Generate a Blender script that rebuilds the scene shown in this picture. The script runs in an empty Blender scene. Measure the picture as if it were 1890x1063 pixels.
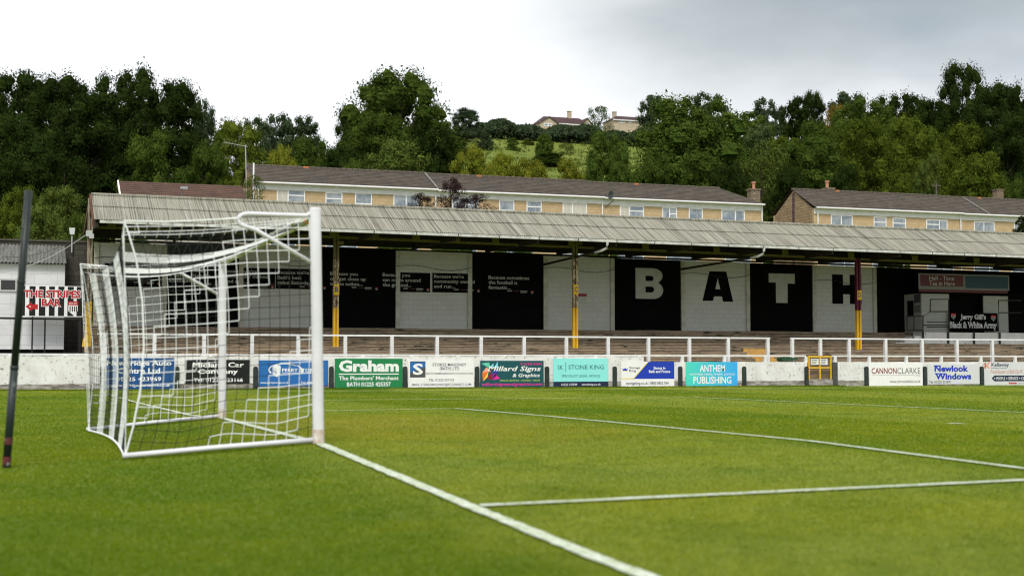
import bpy, bmesh, math, random
from mathutils import Vector, Matrix
from math import sin, cos, pi, radians
random.seed(7)
scene = bpy.context.scene
col = scene.collection

# ------------------------------------------------------------------ camera
CAM = Vector((-3.1595, -18.990, 0.868))
YAW, PITCH, FPX = radians(19.401), radians(3.0347), 2625.0      # focal length in pixels of the 1890 px wide photograph (50 mm)
cd = bpy.data.cameras.new('camera'); cam = bpy.data.objects.new('camera', cd); col.objects.link(cam)
cd.sensor_width = 36.0; cd.lens = 50.0; cd.clip_start = 0.1; cd.clip_end = 5000
cam.location = CAM; cam.rotation_euler = (pi/2 + PITCH, 0, -YAW)
cd.dof.use_dof = True; cd.dof.focus_distance = 60.0; cd.dof.aperture_fstop = 1.7
scene.camera = cam
scene.cycles.filter_width = 1.15
FWD = Vector((sin(YAW)*cos(PITCH), cos(YAW)*cos(PITCH), sin(PITCH)))
RGT = Vector((cos(YAW), -sin(YAW), 0)); UP = RGT.cross(FWD)
def ray(px, py): return FWD*FPX + RGT*(px-945) + UP*(531.5-py)
def PY(px, py, Y):                       # measured pixel -> point on the vertical plane y = Y
    v = ray(px, py); return CAM + v*((Y-CAM.y)/v.y)

# ------------------------------------------------------------------ light
scene.view_settings.view_transform = 'Standard'; scene.view_settings.look = 'None'
scene.view_settings.exposure = 0.32; scene.view_settings.gamma = 1.0
SUN_EL, SUN_ROT = radians(52), radians(205)
W = bpy.data.worlds.new("World"); scene.world = W; W.use_nodes = True
nt = W.node_tree; nt.nodes.clear(); L = nt.links
def N(t, **k):
    n = nt.nodes.new(t)
    for a, b in k.items(): setattr(n, a, b)
    return n
def wmath(op, a, b=None, clamp=False):
    n = N('ShaderNodeMath', operation=op, use_clamp=clamp)
    for i, v in enumerate((a, b)):
        if v is None: continue
        if isinstance(v, (int, float)): n.inputs[i].default_value = v
        else: L.new(v, n.inputs[i])
    return n.outputs[0]
out = N('ShaderNodeOutputWorld'); bg = N('ShaderNodeBackground'); bg.inputs[1].default_value = 0.1
sky = N('ShaderNodeTexSky', sky_type='NISHITA'); sky.sun_disc = False; sky.sun_elevation = SUN_EL; sky.sun_rotation = SUN_ROT
tc = N('ShaderNodeTexCoord')
def wdot(v):
    n = N('ShaderNodeVectorMath', operation='DOT_PRODUCT'); L.new(tc.outputs['Generated'], n.inputs[0]); n.inputs[1].default_value = v
    return n.outputs['Value']
CD = Vector((sin(YAW), cos(YAW), 0))
du, dv, df = wdot(RGT), wdot((0, 0, 1)), wdot(CD)
nz = N('ShaderNodeTexNoise'); nz.inputs['Scale'].default_value = 3.2; nz.inputs['Detail'].default_value = 5; nz.inputs['Roughness'].default_value = 0.5
mp = N('ShaderNodeMapping'); mp.inputs['Scale'].default_value = (1, 1, 2.6); L.new(tc.outputs['Generated'], mp.inputs[0]); L.new(mp.outputs[0], nz.inputs[0])
nz2 = N('ShaderNodeTexNoise'); nz2.inputs['Scale'].default_value = 1.7; nz2.inputs['Detail'].default_value = 6
mp2 = N('ShaderNodeMapping'); mp2.inputs['Scale'].default_value = (1, 1, 3.0); mp2.inputs['Location'].default_value = (3.1, 1.7, 0.4); L.new(tc.outputs['Generated'], mp2.inputs[0]); L.new(mp2.outputs[0], nz2.inputs[0])
# a grey rain cloud over the hill to the right
a1 = wmath('DIVIDE', wmath('SUBTRACT', du, 0.275), 0.27); a2 = wmath('DIVIDE', wmath('SUBTRACT', dv, 0.25), 0.095)
r2 = wmath('ADD', wmath('MULTIPLY', a1, a1), wmath('MULTIPLY', a2, a2))
r2 = wmath('ADD', r2, wmath('MULTIPLY', wmath('SUBTRACT', nz.outputs[0], 0.5), 1.8))
gm = N('ShaderNodeMapRange', interpolation_type='SMOOTHSTEP'); L.new(r2, gm.inputs[0])
gm.inputs[1].default_value = 1.25; gm.inputs[2].default_value = 0.0; gm.inputs[3].default_value = 0; gm.inputs[4].default_value = 1
gmask = wmath('MULTIPLY', gm.outputs[0], wmath('GREATER_THAN', df, 0.0))
cw = N('ShaderNodeMix', data_type='RGBA'); L.new(gmask, cw.inputs[0]); cw.inputs[6].default_value = (8.4, 8.65, 8.9, 1); cw.inputs[7].default_value = (3.2, 3.65, 3.95, 1)
gap = N('ShaderNodeMapRange', interpolation_type='SMOOTHSTEP'); L.new(nz2.outputs[0], gap.inputs[0])
gap.inputs[1].default_value = 0.56; gap.inputs[2].default_value = 0.74; gap.inputs[3].default_value = 0.0; gap.inputs[4].default_value = 0.35
ms = N('ShaderNodeMix', data_type='RGBA'); L.new(gap.outputs[0], ms.inputs[0]); L.new(cw.outputs[2], ms.inputs[6]); L.new(sky.outputs[0], ms.inputs[7])
L.new(ms.outputs[2], bg.inputs[0]); L.new(bg.outputs[0], out.inputs[0])
sd = bpy.data.lights.new('sun', 'SUN'); sd.energy = 2.3; sd.angle = radians(16); sd.color = (1.0, 0.95, 0.87)
so = bpy.data.objects.new('sun', sd); col.objects.link(so)
sdir = Vector((sin(SUN_ROT)*cos(SUN_EL), cos(SUN_ROT)*cos(SUN_EL), sin(SUN_EL)))
so.rotation_euler = sdir.to_track_quat('Z', 'Y').to_euler(); so.location = (0, -20, 60)

# ------------------------------------------------------------------ materials
MATS = {}
def mat(name, c1, c2=None, scale=4.0, stretch=(1, 1, 1), rough=0.7, bump=0.0, bscale=None, lo=0.35, hi=0.65, metal=0.0, c3=None, s3=20.0, t3=(0.6, 0.7), spec=0.3):
    if name in MATS: return MATS[name]
    m = bpy.data.materials.new(name); m.use_nodes = True; t = m.node_tree; b = t.nodes['Principled BSDF']; l = t.links
    b.inputs['Roughness'].default_value = rough; b.inputs['Metallic'].default_value = metal
    b.inputs['Specular IOR Level'].default_value = spec
    c1 = tuple(c1)+(1,)
    b.inputs['Base Color'].default_value = c1
    tcn = t.nodes.new('ShaderNodeTexCoord'); mpn = t.nodes.new('ShaderNodeMapping'); mpn.inputs['Scale'].default_value = stretch
    l.new(tcn.outputs['Object'], mpn.inputs[0])
    src = None
    if c2 is not None:
        n = t.nodes.new('ShaderNodeTexNoise'); n.inputs['Scale'].default_value = scale; n.inputs['Detail'].default_value = 8; n.inputs['Roughness'].default_value = 0.62
        l.new(mpn.outputs[0], n.inputs[0])
        r = t.nodes.new('ShaderNodeMapRange'); r.inputs[1].default_value = lo; r.inputs[2].default_value = hi; l.new(n.outputs[0], r.inputs[0])
        x = t.nodes.new('ShaderNodeMix'); x.data_type = 'RGBA'; l.new(r.outputs[0], x.inputs[0]); x.inputs[6].default_value = c1; x.inputs[7].default_value = tuple(c2)+(1,)
        src = x.outputs[2]
    if c3 is not None:
        n3 = t.nodes.new('ShaderNodeTexNoise'); n3.inputs['Scale'].default_value = s3; n3.inputs['Detail'].default_value = 6; n3.inputs['Roughness'].default_value = 0.65
        l.new(mpn.outputs[0], n3.inputs[0])
        r3 = t.nodes.new('ShaderNodeMapRange'); r3.inputs[1].default_value = t3[0]; r3.inputs[2].default_value = t3[1]; l.new(n3.outputs[0], r3.inputs[0])
        x3 = t.nodes.new('ShaderNodeMix'); x3.data_type = 'RGBA'; l.new(r3.outputs[0], x3.inputs[0])
        if src: l.new(src, x3.inputs[6])
        else: x3.inputs[6].default_value = c1
        x3.inputs[7].default_value = tuple(c3)+(1,); src = x3.outputs[2]
    if src: l.new(src, b.inputs['Base Color'])
    if bump:
        nb = t.nodes.new('ShaderNodeTexNoise'); nb.inputs['Scale'].default_value = bscale or scale*4; nb.inputs['Detail'].default_value = 6; l.new(mpn.outputs[0], nb.inputs[0])
        bn = t.nodes.new('ShaderNodeBump'); bn.inputs['Strength'].default_value = bump; bn.inputs['Distance'].default_value = 0.02
        l.new(nb.outputs[0], bn.inputs['Height']); l.new(bn.outputs[0], b.inputs['Normal'])
    MATS[name] = m; return m

def brick_mat(name, c1, c2, mortar, bw, bh, ms_=0.012, dirt=None, rough=0.85, axis='x', bump=0.3):
    if name in MATS: return MATS[name]
    m = bpy.data.materials.new(name); m.use_nodes = True; t = m.node_tree; b = t.nodes['Principled BSDF']; l = t.links
    b.inputs['Roughness'].default_value = rough; b.inputs['Specular IOR Level'].default_value = 0.2
    g = t.nodes.new('ShaderNodeTexCoord'); s = t.nodes.new('ShaderNodeSeparateXYZ'); c = t.nodes.new('ShaderNodeCombineXYZ'); l.new(g.outputs['Object'], s.inputs[0])
    l.new(s.outputs['X' if axis == 'x' else 'Y'], c.inputs[0]); l.new(s.outputs['Z'], c.inputs[1])
    br = t.nodes.new('ShaderNodeTexBrick'); l.new(c.outputs[0], br.inputs[0])
    br.inputs['Color1'].default_value = tuple(c1)+(1,); br.inputs['Color2'].default_value = tuple(c2)+(1,); br.inputs['Mortar'].default_value = tuple(mortar)+(1,)
    br.inputs['Scale'].default_value = 1; br.inputs['Mortar Size'].default_value = ms_; br.inputs['Brick Width'].default_value = bw; br.inputs['Row Height'].default_value = bh; br.inputs['Mortar Smooth'].default_value = 0.3
    n = t.nodes.new('ShaderNodeTexNoise'); n.inputs['Scale'].default_value = 2.2; n.inputs['Detail'].default_value = 9; n.inputs['Roughness'].default_value = 0.68; l.new(g.outputs['Object'], n.inputs[0])
    r = t.nodes.new('ShaderNodeMapRange'); r.inputs[1].default_value = 0.5; r.inputs[2].default_value = 0.75; r.inputs[4].default_value = 0.75; l.new(n.outputs[0], r.inputs[0])
    x = t.nodes.new('ShaderNodeMix'); x.data_type = 'RGBA'; l.new(r.outputs[0], x.inputs[0]); l.new(br.outputs['Color'], x.inputs[6])
    x.inputs[7].default_value = tuple(dirt or [v*0.6 for v in c1])+(1,); l.new(x.outputs[2], b.inputs['Base Color'])
    bn = t.nodes.new('ShaderNodeBump'); bn.inputs['Strength'].default_value = bump; bn.inputs['Distance'].default_value = 0.01; bn.invert = True
    l.new(br.outputs['Fac'], bn.inputs['Height']); l.new(bn.outputs[0], b.inputs['Normal'])
    MATS[name] = m; return m

def leaf_mat(name, c1, c2, tr=0.2):
    if name in MATS: return MATS[name]
    m = bpy.data.materials.new(name); m.use_nodes = True; t = m.node_tree; t.nodes.clear(); l = t.links
    o = t.nodes.new('ShaderNodeOutputMaterial'); d = t.nodes.new('ShaderNodeBsdfDiffuse'); tt = t.nodes.new('ShaderNodeBsdfTranslucent'); mx = t.nodes.new('ShaderNodeMixShader'); mx.inputs[0].default_value = tr
    g = t.nodes.new('ShaderNodeNewGeometry'); oi = t.nodes.new('ShaderNodeObjectInfo')
    x = t.nodes.new('ShaderNodeMix'); x.data_type = 'RGBA'; l.new(g.outputs['Random Per Island'], x.inputs[0]); x.inputs[6].default_value = tuple(c1)+(1,); x.inputs[7].default_value = tuple(c2)+(1,)
    h = t.nodes.new('ShaderNodeHueSaturation'); l.new(x.outputs[2], h.inputs['Color'])
    r = t.nodes.new('ShaderNodeMapRange'); l.new(oi.outputs['Random'], r.inputs[0]); r.inputs[3].default_value = 0.82; r.inputs[4].default_value = 1.18; l.new(r.outputs[0], h.inputs['Value'])
    l.new(h.outputs[0], d.inputs[0]); l.new(h.outputs[0], tt.inputs[0]); l.new(d.outputs[0], mx.inputs[1]); l.new(tt.outputs[0], mx.inputs[2]); l.new(mx.outputs[0], o.inputs[0])
    MATS[name] = m; return m

def plain(name, c, rough=0.5, spec=0.4): return mat(name, c, tuple(v*0.9 for v in c), scale=3.0, rough=rough, spec=spec)

M_white = mat('white_gloss_paint', (.80, .80, .82), (.70, .70, .71), scale=3, rough=0.4, c3=(.42, .38, .33), s3=14, t3=(.66, .74))
M_whitep = mat('white_rail_paint', (.70, .70, .71), (.58, .58, .58), scale=5, rough=0.55, c3=(.33, .29, .25), s3=18, t3=(.67, .73))
M_black = mat('black_paint', (.0030, .0035, .0030), (.005, .0055, .005), scale=1.5, rough=0.9, spec=0.02)
M_yellow = mat('yellow_paint', (.70, .43, .02), (.58, .34, .02), scale=4, rough=0.5)
M_wallw = mat('flaking_white_wall_paint', (.74, .74, .74), (.60, .59, .58), scale=1.6, rough=0.85, bump=0.35, bscale=14, c3=(.24, .23, .21), s3=6.5, t3=(.57, .66))
M_stub = mat('dark_green_post_paint', (.012, .022, .020), (.03, .04, .037), scale=6, rough=0.6, c3=(.3, .3, .28), s3=16, t3=(.66, .7))

# ------------------------------------------------------------------ mesh builder
class MB:
    def __init__(s): s.v = []; s.f = []; s.m = []
    def add(s, vs, fs, mi=0):
        o = len(s.v); s.v += [tuple(p) for p in vs]
        for f in fs: s.f.append(tuple(i+o for i in f)); s.m.append(mi)
    def box(s, x0, x1, y0, y1, z0, z1, mi=0):
        s.add([(x0,y0,z0),(x1,y0,z0),(x1,y1,z0),(x0,y1,z0),(x0,y0,z1),(x1,y0,z1),(x1,y1,z1),(x0,y1,z1)],
              [(0,3,2,1),(4,5,6,7),(0,1,5,4),(1,2,6,5),(2,3,7,6),(3,0,4,7)], mi)
    def quad(s, a, b, c, d, mi=0): s.add([a,b,c,d], [(0,1,2,3)], mi)
    def prism(s, poly, y0, y1, mi=0):                 # poly in (x, z), extruded along y
        n = len(poly)
        s.add([(x,y0,z) for x,z in poly]+[(x,y1,z) for x,z in poly], [tuple(range(n)), tuple(range(2*n-1, n-1, -1))]+[(i,i+n,(i+1)%n+n,(i+1)%n) for i in range(n)], mi)
    def prismx(s, poly, x0, x1, mi=0):                # poly in (y, z), extruded along x
        n = len(poly)
        s.add([(x0,y,z) for y,z in poly]+[(x1,y,z) for y,z in poly], [tuple(range(n)), tuple(range(2*n-1, n-1, -1))]+[(i,i+n,(i+1)%n+n,(i+1)%n) for i in range(n)], mi)
    def tube(s, pts, r, n=8, mi=0, cap=True, r2=None):
        pts = [Vector(p) for p in pts]; k = len(pts); vs = []; fs = []
        for i, p in enumerate(pts):
            d = (pts[min(i+1,k-1)]-pts[max(i-1,0)]).normalized()
            ref = Vector((0,0,1)) if abs(d.z) < 0.9 else Vector((1,0,0))
            a = d.cross(ref).normalized(); b = d.cross(a)
            rr = r if r2 is None else r+(r2-r)*i/max(1,k-1)
            for j in range(n):
                t = 2*pi*(j+0.5)/n; vs.append(p+a*rr*cos(t)+b*rr*sin(t))
        for i in range(k-1):
            for j in range(n): fs.append((i*n+j, i*n+(j+1)%n, (i+1)*n+(j+1)%n, (i+1)*n+j))
        if cap: fs.append(tuple(range(n-1,-1,-1))); fs.append(tuple((k-1)*n+j for j in range(n)))
        s.add(vs, fs, mi)
    def cyl(s, x, y, z0, z1, r, n=12, mi=0, r2=None): s.tube([(x,y,z0),(x,y,z1)], r, n, mi, True, r2)
    def build(s, name, mats, parent=None, smooth=False):
        if not isinstance(mats, (list, tuple)): mats = [mats]
        me = bpy.data.meshes.new(name)
        off = parent.matrix_world_loc if False else (Vector(parent['_o']) if parent is not None and '_o' in parent else Vector())
        me.from_pydata([(x-off.x, y-off.y, z-off.z) for x,y,z in s.v] if off.length else s.v, [], s.f)
        for m in mats: me.materials.append(m)
        me.polygons.foreach_set('material_index', s.m)
        if smooth: me.polygons.foreach_set('use_smooth', [True]*len(me.polygons))
        me.update()
        o = bpy.data.objects.new(name, me); col.objects.link(o)
        if parent is not None: o.parent = parent; o['_o'] = tuple(off)
        return o
def tag(o, label=None, cat=None, group=None, kind=None):
    if label: o['label'] = label
    if cat: o['category'] = cat
    if group: o['group'] = group
    if kind: o['kind'] = kind
    return o
def thing(name, label, cat, loc, group=None, kind=None):
    o = bpy.data.objects.new(name, None); col.objects.link(o); o.location = loc; o['_o'] = tuple(loc); o.empty_display_size = 0.2
    return tag(o, label, cat, group, kind)

# ------------------------------------------------------------------ lettering
def text_geo(body, bold=0.0, shear=0.0, space=1.0):
    c = bpy.data.curves.new('t', 'FONT'); c.body = body; c.offset = bold; c.shear = shear; c.resolution_u = 2; c.space_character = space
    return _geo(c)
def _geo(c):
    o = bpy.data.objects.new('t', c); m = o.to_mesh()
    vs = [(v.co.x, v.co.y) for v in m.vertices]; fs = [tuple(p.vertices) for p in m.polygons]
    o.to_mesh_clear(); bpy.data.objects.remove(o); bpy.data.curves.remove(c)
    return vs, fs
def shape_geo(polys):
    c = bpy.data.curves.new('s', 'CURVE'); c.dimensions = '2D'; c.fill_mode = 'BOTH'
    for p in polys:
        s = c.splines.new('POLY'); s.points.add(len(p)-1); s.use_cyclic_u = True
        for q, (x, y) in zip(s.points, p): q.co = (x, y, 0, 1)
    return _geo(c)
def put(mb, geo, rect, y, mi=0, fit=True):           # rect x0,x1,z0,z1 on a plane facing -y
    vs, fs = geo
    if fit:
        xa, xb = min(v[0] for v in vs), max(v[0] for v in vs); za, zb = min(v[1] for v in vs), max(v[1] for v in vs)
        sx, sz = (rect[1]-rect[0])/(xb-xa), (rect[3]-rect[2])/(zb-za)
        P = [(rect[0]+(x-xa)*sx, y, rect[2]+(z-za)*sz) for x, z in vs]
    else: P = [(rect[0]+x*(rect[1]-rect[0]), y, rect[2]+z*(rect[3]-rect[2])) for x, z in vs]
    mb.add(P, fs, mi)
def arc(cx, cy, rx, ry, a0, a1, n=12):
    return [(cx+rx*cos(a0+(a1-a0)*i/n), cy+ry*sin(a0+(a1-a0)*i/n)) for i in range(n+1)]

# ================================================================== SETTING: pitch, lines, hillside
GX = [-200, -5, -1.9, 0, 5.5, 16.5, 60, 260]
GY = [-160, -40, -19, -11.5, -8.9, -4.7, -3.7, 3.7, 8, 20, 34.5, 36.3, 37.2]
GZ = {0: [-.4,-.4,-.36,-.24,-.16,-.03,0,0,-.10,-.17,-.2,-.13,-.13],
      -5: [-.4,-.4,-.35,-.24,-.18,-.13,-.11,-.13,-.14,-.18,-.2,-.1,-.1],
      5.5: [-.4,-.4,-.35,-.17,-.10,-.03,-.03,-.04,-.06,-.16,-.2,-.13,-.13],
      16.5: [-.4,-.4,-.35,-.25,-.2,-.17,-.16,-.15,-.15,-.17,-.2,-.14,-.14]}
GZ[-1.9] = [-.4,-.4,-.36,-.27,-.20,-.14,-.125,-.165,-.16,-.18,-.2,-.12,-.12]
GZ[-200] = GZ[-5]; GZ[60] = GZ[16.5]; GZ[260] = GZ[16.5]
def zg(x, y):
    x = min(max(x, GX[0]), GX[-1]-1e-6); y = min(max(y, GY[0]), GY[-1]-1e-6)
    i = max(k for k in range(len(GX)-1) if GX[k] <= x); j = max(k for k in range(len(GY)-1) if GY[k] <= y)
    u = (x-GX[i])/(GX[i+1]-GX[i]); v = (y-GY[j])/(GY[j+1]-GY[j])
    A, B = GZ[GX[i]], GZ[GX[i+1]]
    return (A[j]*(1-u)+B[j]*u)*(1-v)+(A[j+1]*(1-u)+B[j+1]*u)*v
def axis(vals, step):
    o = []
    for a, b in zip(vals, vals[1:]):
        st = step if (b-a) < 60 else (b-a)/8
        n = max(1, math.ceil((b-a)/st)); o += [a+(b-a)*i/n for i in range(n)]
    return o+[vals[-1]]
xs, ys = axis(GX, 1.0), axis(GY, 1.0)
g = MB(); nx = len(xs)
g.v = [(x, y, zg(x, y)) for y in ys for x in xs]
g.f = [(j*nx+i, j*nx+i+1, (j+1)*nx+i+1, (j+1)*nx+i) for j in range(len(ys)-1) for i in range(nx-1)]; g.m = [0]*len(g.f)

def grass_mat(blades=False):
    m = bpy.data.materials.new('grass_blade' if blades else 'mown_grass'); m.use_nodes = True; t = m.node_tree; b = t.nodes['Principled BSDF']; l = t.links
    b.inputs['Roughness'].default_value = 0.9; b.inputs['Specular IOR Level'].default_value = 0.08
    g_ = t.nodes.new('ShaderNodeTexCoord')
    def noise(sc, st=(1,1,1), det=6, rg=0.6):
        mp_ = t.nodes.new('ShaderNodeMapping'); mp_.inputs['Scale'].default_value = st; l.new(g_.outputs['Object'], mp_.inputs[0])
        n = t.nodes.new('ShaderNodeTexNoise'); n.inputs['Scale'].default_value = sc; n.inputs['Detail'].default_value = det; n.inputs['Roughness'].default_value = rg
        l.new(mp_.outputs[0], n.inputs[0]); return n.outputs[0]
    def rng(v, a, b_, c=0.0, d=1.0):
        r = t.nodes.new('ShaderNodeMapRange'); r.inputs[1].default_value = a; r.inputs[2].default_value = b_; r.inputs[3].default_value = c; r.inputs[4].default_value = d; l.new(v, r.inputs[0]); return r.outputs[0]
    def mix(f, A, B):
        x = t.nodes.new('ShaderNodeMix'); x.data_type = 'RGBA'
        if hasattr(f, 'node'): l.new(f, x.inputs[0])
        else: x.inputs[0].default_value = f
        for s_, v in ((6, A), (7, B)):
            if hasattr(v, 'node'): l.new(v, x.inputs[s_])
            else: x.inputs[s_].default_value = tuple(v)+(1,)
        return x.outputs[2]
    sep = t.nodes.new('ShaderNodeSeparateXYZ'); l.new(g_.outputs['Object'], sep.inputs[0])
    def mth(op, a, b_):
        n = t.nodes.new('ShaderNodeMath'); n.operation = op
        for i, v in enumerate((a, b_)):
            if hasattr(v, 'node'): l.new(v, n.inputs[i])
            else: n.inputs[i].default_value = v
        return n.outputs[0]
    wob = mth('ADD', sep.outputs['X'], mth('MULTIPLY', noise(0.6), 0.5))
    stripe = rng(mth('SINE', mth('MULTIPLY', wob, 2*pi/11.0), 0), -0.25, 0.25)          # mowing bands across the pitch
    c = mix(stripe, (.092, .150, .007), (.186, .230, .032))
    c = mix(rng(noise(0.16, (1, 1.3, 1), 9, 0.7), 0.40, 0.72), c, (.205, .225, .010))     # dry yellow areas
    c = mix(rng(noise(0.7, (1, 1, 1), 9, 0.74), 0.46, 0.80), c, (.072, .135, .008))
    c = mix(rng(noise(3.5, (1, 1, 1), 8, 0.7), 0.50, 0.80, 0, .6), c, (.070, .126, .008))
    c = mix(rng(noise(14, (1, 1, 1), 6, 0.75), 0.50, 0.80, 0, .5), c, (.20, .25, .035))
    c = mix(rng(noise(60, (1, 1, 1), 4, 0.75), 0.52, 0.80, 0, .5), c, (.070, .115, .009))
    gx_ = mth('MULTIPLY', mth('SUBTRACT', sep.outputs['X'], 2.2), .36); gy_ = mth('MULTIPLY', mth('SUBTRACT', sep.outputs['Y'], 1.0), .17)
    gd = mth('ADD', mth('ADD', mth('MULTIPLY', gx_, gx_), mth('MULTIPLY', gy_, gy_)), mth('MULTIPLY', mth('SUBTRACT', noise(0.8, (1, 1, 1), 7, .7), .5), 2.6))
    c = mix(rng(gd, 1.1, -.2, 0, .62), c, (.255, .225, .028))                              # worn, yellowed goal mouth
    c = mix(rng(noise(0.5, (1, 1, 1), 9, 0.8), 0.66, 0.70), c, (.19, .17, .06))            # thin scuffed spots
    l.new(c, b.inputs['Base Color'])
    b.inputs['Sheen Weight'].default_value = 0.10; b.inputs['Sheen Roughness'].default_value = 0.5; b.inputs['Sheen Tint'].default_value = (.75, .85, .30, 1)
    if blades:                                       # thin blades let light through
        tl = t.nodes.new('ShaderNodeBsdfTranslucent'); df_ = t.nodes.new('ShaderNodeBsdfDiffuse'); ms = t.nodes.new('ShaderNodeMixShader'); ms.inputs[0].default_value = .45
        hs = t.nodes.new('ShaderNodeHueSaturation'); hs.inputs['Value'].default_value = 1.35; l.new(c, hs.inputs['Color'])
        l.new(hs.outputs[0], df_.inputs[0]); l.new(hs.outputs[0], tl.inputs[0]); l.new(df_.outputs[0], ms.inputs[1]); l.new(tl.outputs[0], ms.inputs[2])
        l.new(ms.outputs[0], t.nodes['Material Output'].inputs[0]); return m
    bn = t.nodes.new('ShaderNodeBump'); bn.inputs['Strength'].default_value = 0.8; bn.inputs['Distance'].default_value = 0.03; l.new(noise(45, (1,1,1), 8, 0.8), bn.inputs['Height']); l.new(bn.outputs[0], b.inputs['Normal'])
    return m
M_grass = grass_mat()
tag(g.build('ground', M_grass, smooth=True), 'mown grass football pitch with yellowish worn patches', 'pitch', kind='structure')

M_line = mat('line_paint', (.56, .60, .53), (.40, .46, .32), scale=5, rough=0.9, c3=(.15, .21, .04), s3=22, t3=(.50, .66), bump=0.4, bscale=40)
def line_strip(pts, w=0.10):
    mb = MB(); P = []
    for (a, b) in zip(pts, pts[1:]):
        n = max(1, int((Vector(b)-Vector(a)).length/0.12))
        for i in range(n): P.append((a[0]+(b[0]-a[0])*i/n, a[1]+(b[1]-a[1])*i/n))
    P.append(pts[-1]); vs = []; rr = random.Random(len(P))
    for i, p in enumerate(P):
        q = P[min(i+1, len(P)-1)]; o = P[max(i-1, 0)]; d = Vector((q[0]-o[0], q[1]-o[1])).normalized(); nn = Vector((-d.y, d.x))
        for s_ in (-1, 1):
            ww = w*0.5*(1+0.30*(rr.random()-.5)); x, y = p[0]+nn.x*s_*ww, p[1]+nn.y*s_*ww; vs.append((x, y, zg(x, y)+0.017))
    mb.add(vs, [(2*i, 2*i+2, 2*i+3, 2*i+1) for i in range(len(P)-1)]); return mb
def line(name, label, pts, w=0.10): tag(line_strip(pts, w).build(name, M_line), label, 'pitch line', kind='structure')
line('goal_line', 'white goal line running between the goal posts towards the camera', [(0, -18), (-.02, -8.9), (0, -3.7), (0, 3.7), (0, 34.4)], 0.11)
line('goal_area_line', 'white goal area lines boxing in the goal mouth', [(0.06, -9.16), (5.5, -9.16), (5.5, 9.16), (0.06, 9.16)])
line('penalty_area_line', 'white penalty area line turning a corner below the far wall', [(0.06, 20.16), (16.5, 20.16), (16.5, -20.16)])
line('touchline', 'white touchline along the foot of the far wall', [(0, 34.45), (110, 34.45)])
line('penalty_spot', 'short worn white mark of the penalty spot in the grass', [(10.86, 0), (11.12, 0)], 0.2)

# standing grass blades over the near half of the pitch, kept off the painted lines except for stragglers
import numpy as np
def grass_blades():
    rg = np.random.default_rng(4); n = 760000
    d = 5.5*np.exp(rg.random(n)*math.log(85/5.5)); a = YAW+np.radians(rg.uniform(-26, 26, n))
    x = CAM.x+d*np.sin(a); y = CAM.y+d*np.cos(a)
    keep = (y < 36.2)
    def near(cx0, cx1, cy0, cy1, w=.05):
        return (x > cx0-w) & (x < cx1+w) & (y > cy0-w) & (y < cy1+w)
    on = near(0, 0, -18, 34.4) | near(0, 5.5, -9.16, -9.16) | near(5.5, 5.5, -9.16, 9.16) | near(0, 5.5, 9.16, 9.16) | near(16.5, 16.5, -20, 20.16) | near(0, 16.5, 20.16, 20.16)
    keep &= ~on | (rg.random(n) < .16)
    x, y, d = x[keep], y[keep], d[keep]
    # a taller fringe where the mower cannot reach: along the foot of the wall and round the goal frame
    m = 26000; fx = rg.uniform(-8, 32, m); fy = 36.28-np.abs(rg.normal(0, .16, m))
    gx = np.concatenate([rg.uniform(-2.05, 0, 900), rg.uniform(-2.05, 0, 900), rg.normal(0, .07, 260), rg.normal(0, .07, 260), rg.normal(-3.45, .07, 200)])
    gy = np.concatenate([rg.normal(-3.72, .035, 900), rg.normal(3.72, .035, 900), rg.normal(-3.72, .07, 260), rg.normal(3.72, .07, 260), rg.normal(-4.45, .07, 200)])
    tall = np.concatenate([np.zeros(len(x)), np.ones(m), np.full(len(gx), .3)])
    x = np.concatenate([x, fx, gx]); y = np.concatenate([y, fy, gy]); d = np.hypot(x-CAM.x, y-CAM.y); k = len(x)
    xi = np.array(GX); yi = np.array(GY); T = np.array([GZ[v] for v in GX])
    i = np.clip(np.searchsorted(xi, x, 'right')-1, 0, len(xi)-2); j = np.clip(np.searchsorted(yi, y, 'right')-1, 0, len(yi)-2)
    u = (x-xi[i])/(xi[i+1]-xi[i]); v = (y-yi[j])/(yi[j+1]-yi[j])
    z = (T[i, j]*(1-u)+T[i+1, j]*u)*(1-v)+(T[i, j+1]*(1-u)+T[i+1, j+1]*u)*v-.003
    h = (.010+.014*rg.random(k))*(1+tall*2.6*rg.random(k)); w = .0030+.00040*d
    t = rg.random(k)*2*np.pi; lx, ly = rg.normal(0, .55, k)*h, rg.normal(0, .55, k)*h
    co = np.empty((k, 3, 3)); c_, s_ = np.cos(t)*w, np.sin(t)*w
    co[:, 0] = np.stack([x-c_, y-s_, z], 1); co[:, 1] = np.stack([x+c_, y+s_, z], 1); co[:, 2] = np.stack([x+lx, y+ly, z+h], 1)
    me = bpy.data.meshes.new('grass_blades'); me.vertices.add(3*k); me.loops.add(3*k); me.polygons.add(k)
    me.vertices.foreach_set('co', co.ravel()); me.loops.foreach_set('vertex_index', np.arange(3*k, dtype=np.int32)); me.polygons.foreach_set('loop_start', np.arange(0, 3*k, 3, dtype=np.int32))
    me.materials.append(grass_mat(True)); me.update(); me.validate()
    o = bpy.data.objects.new('grass_blades', me); col.objects.link(o)
    tag(o, 'short standing grass blades over the pitch and at the foot of the wall', 'grass', kind='stuff')
grass_blades()

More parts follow.
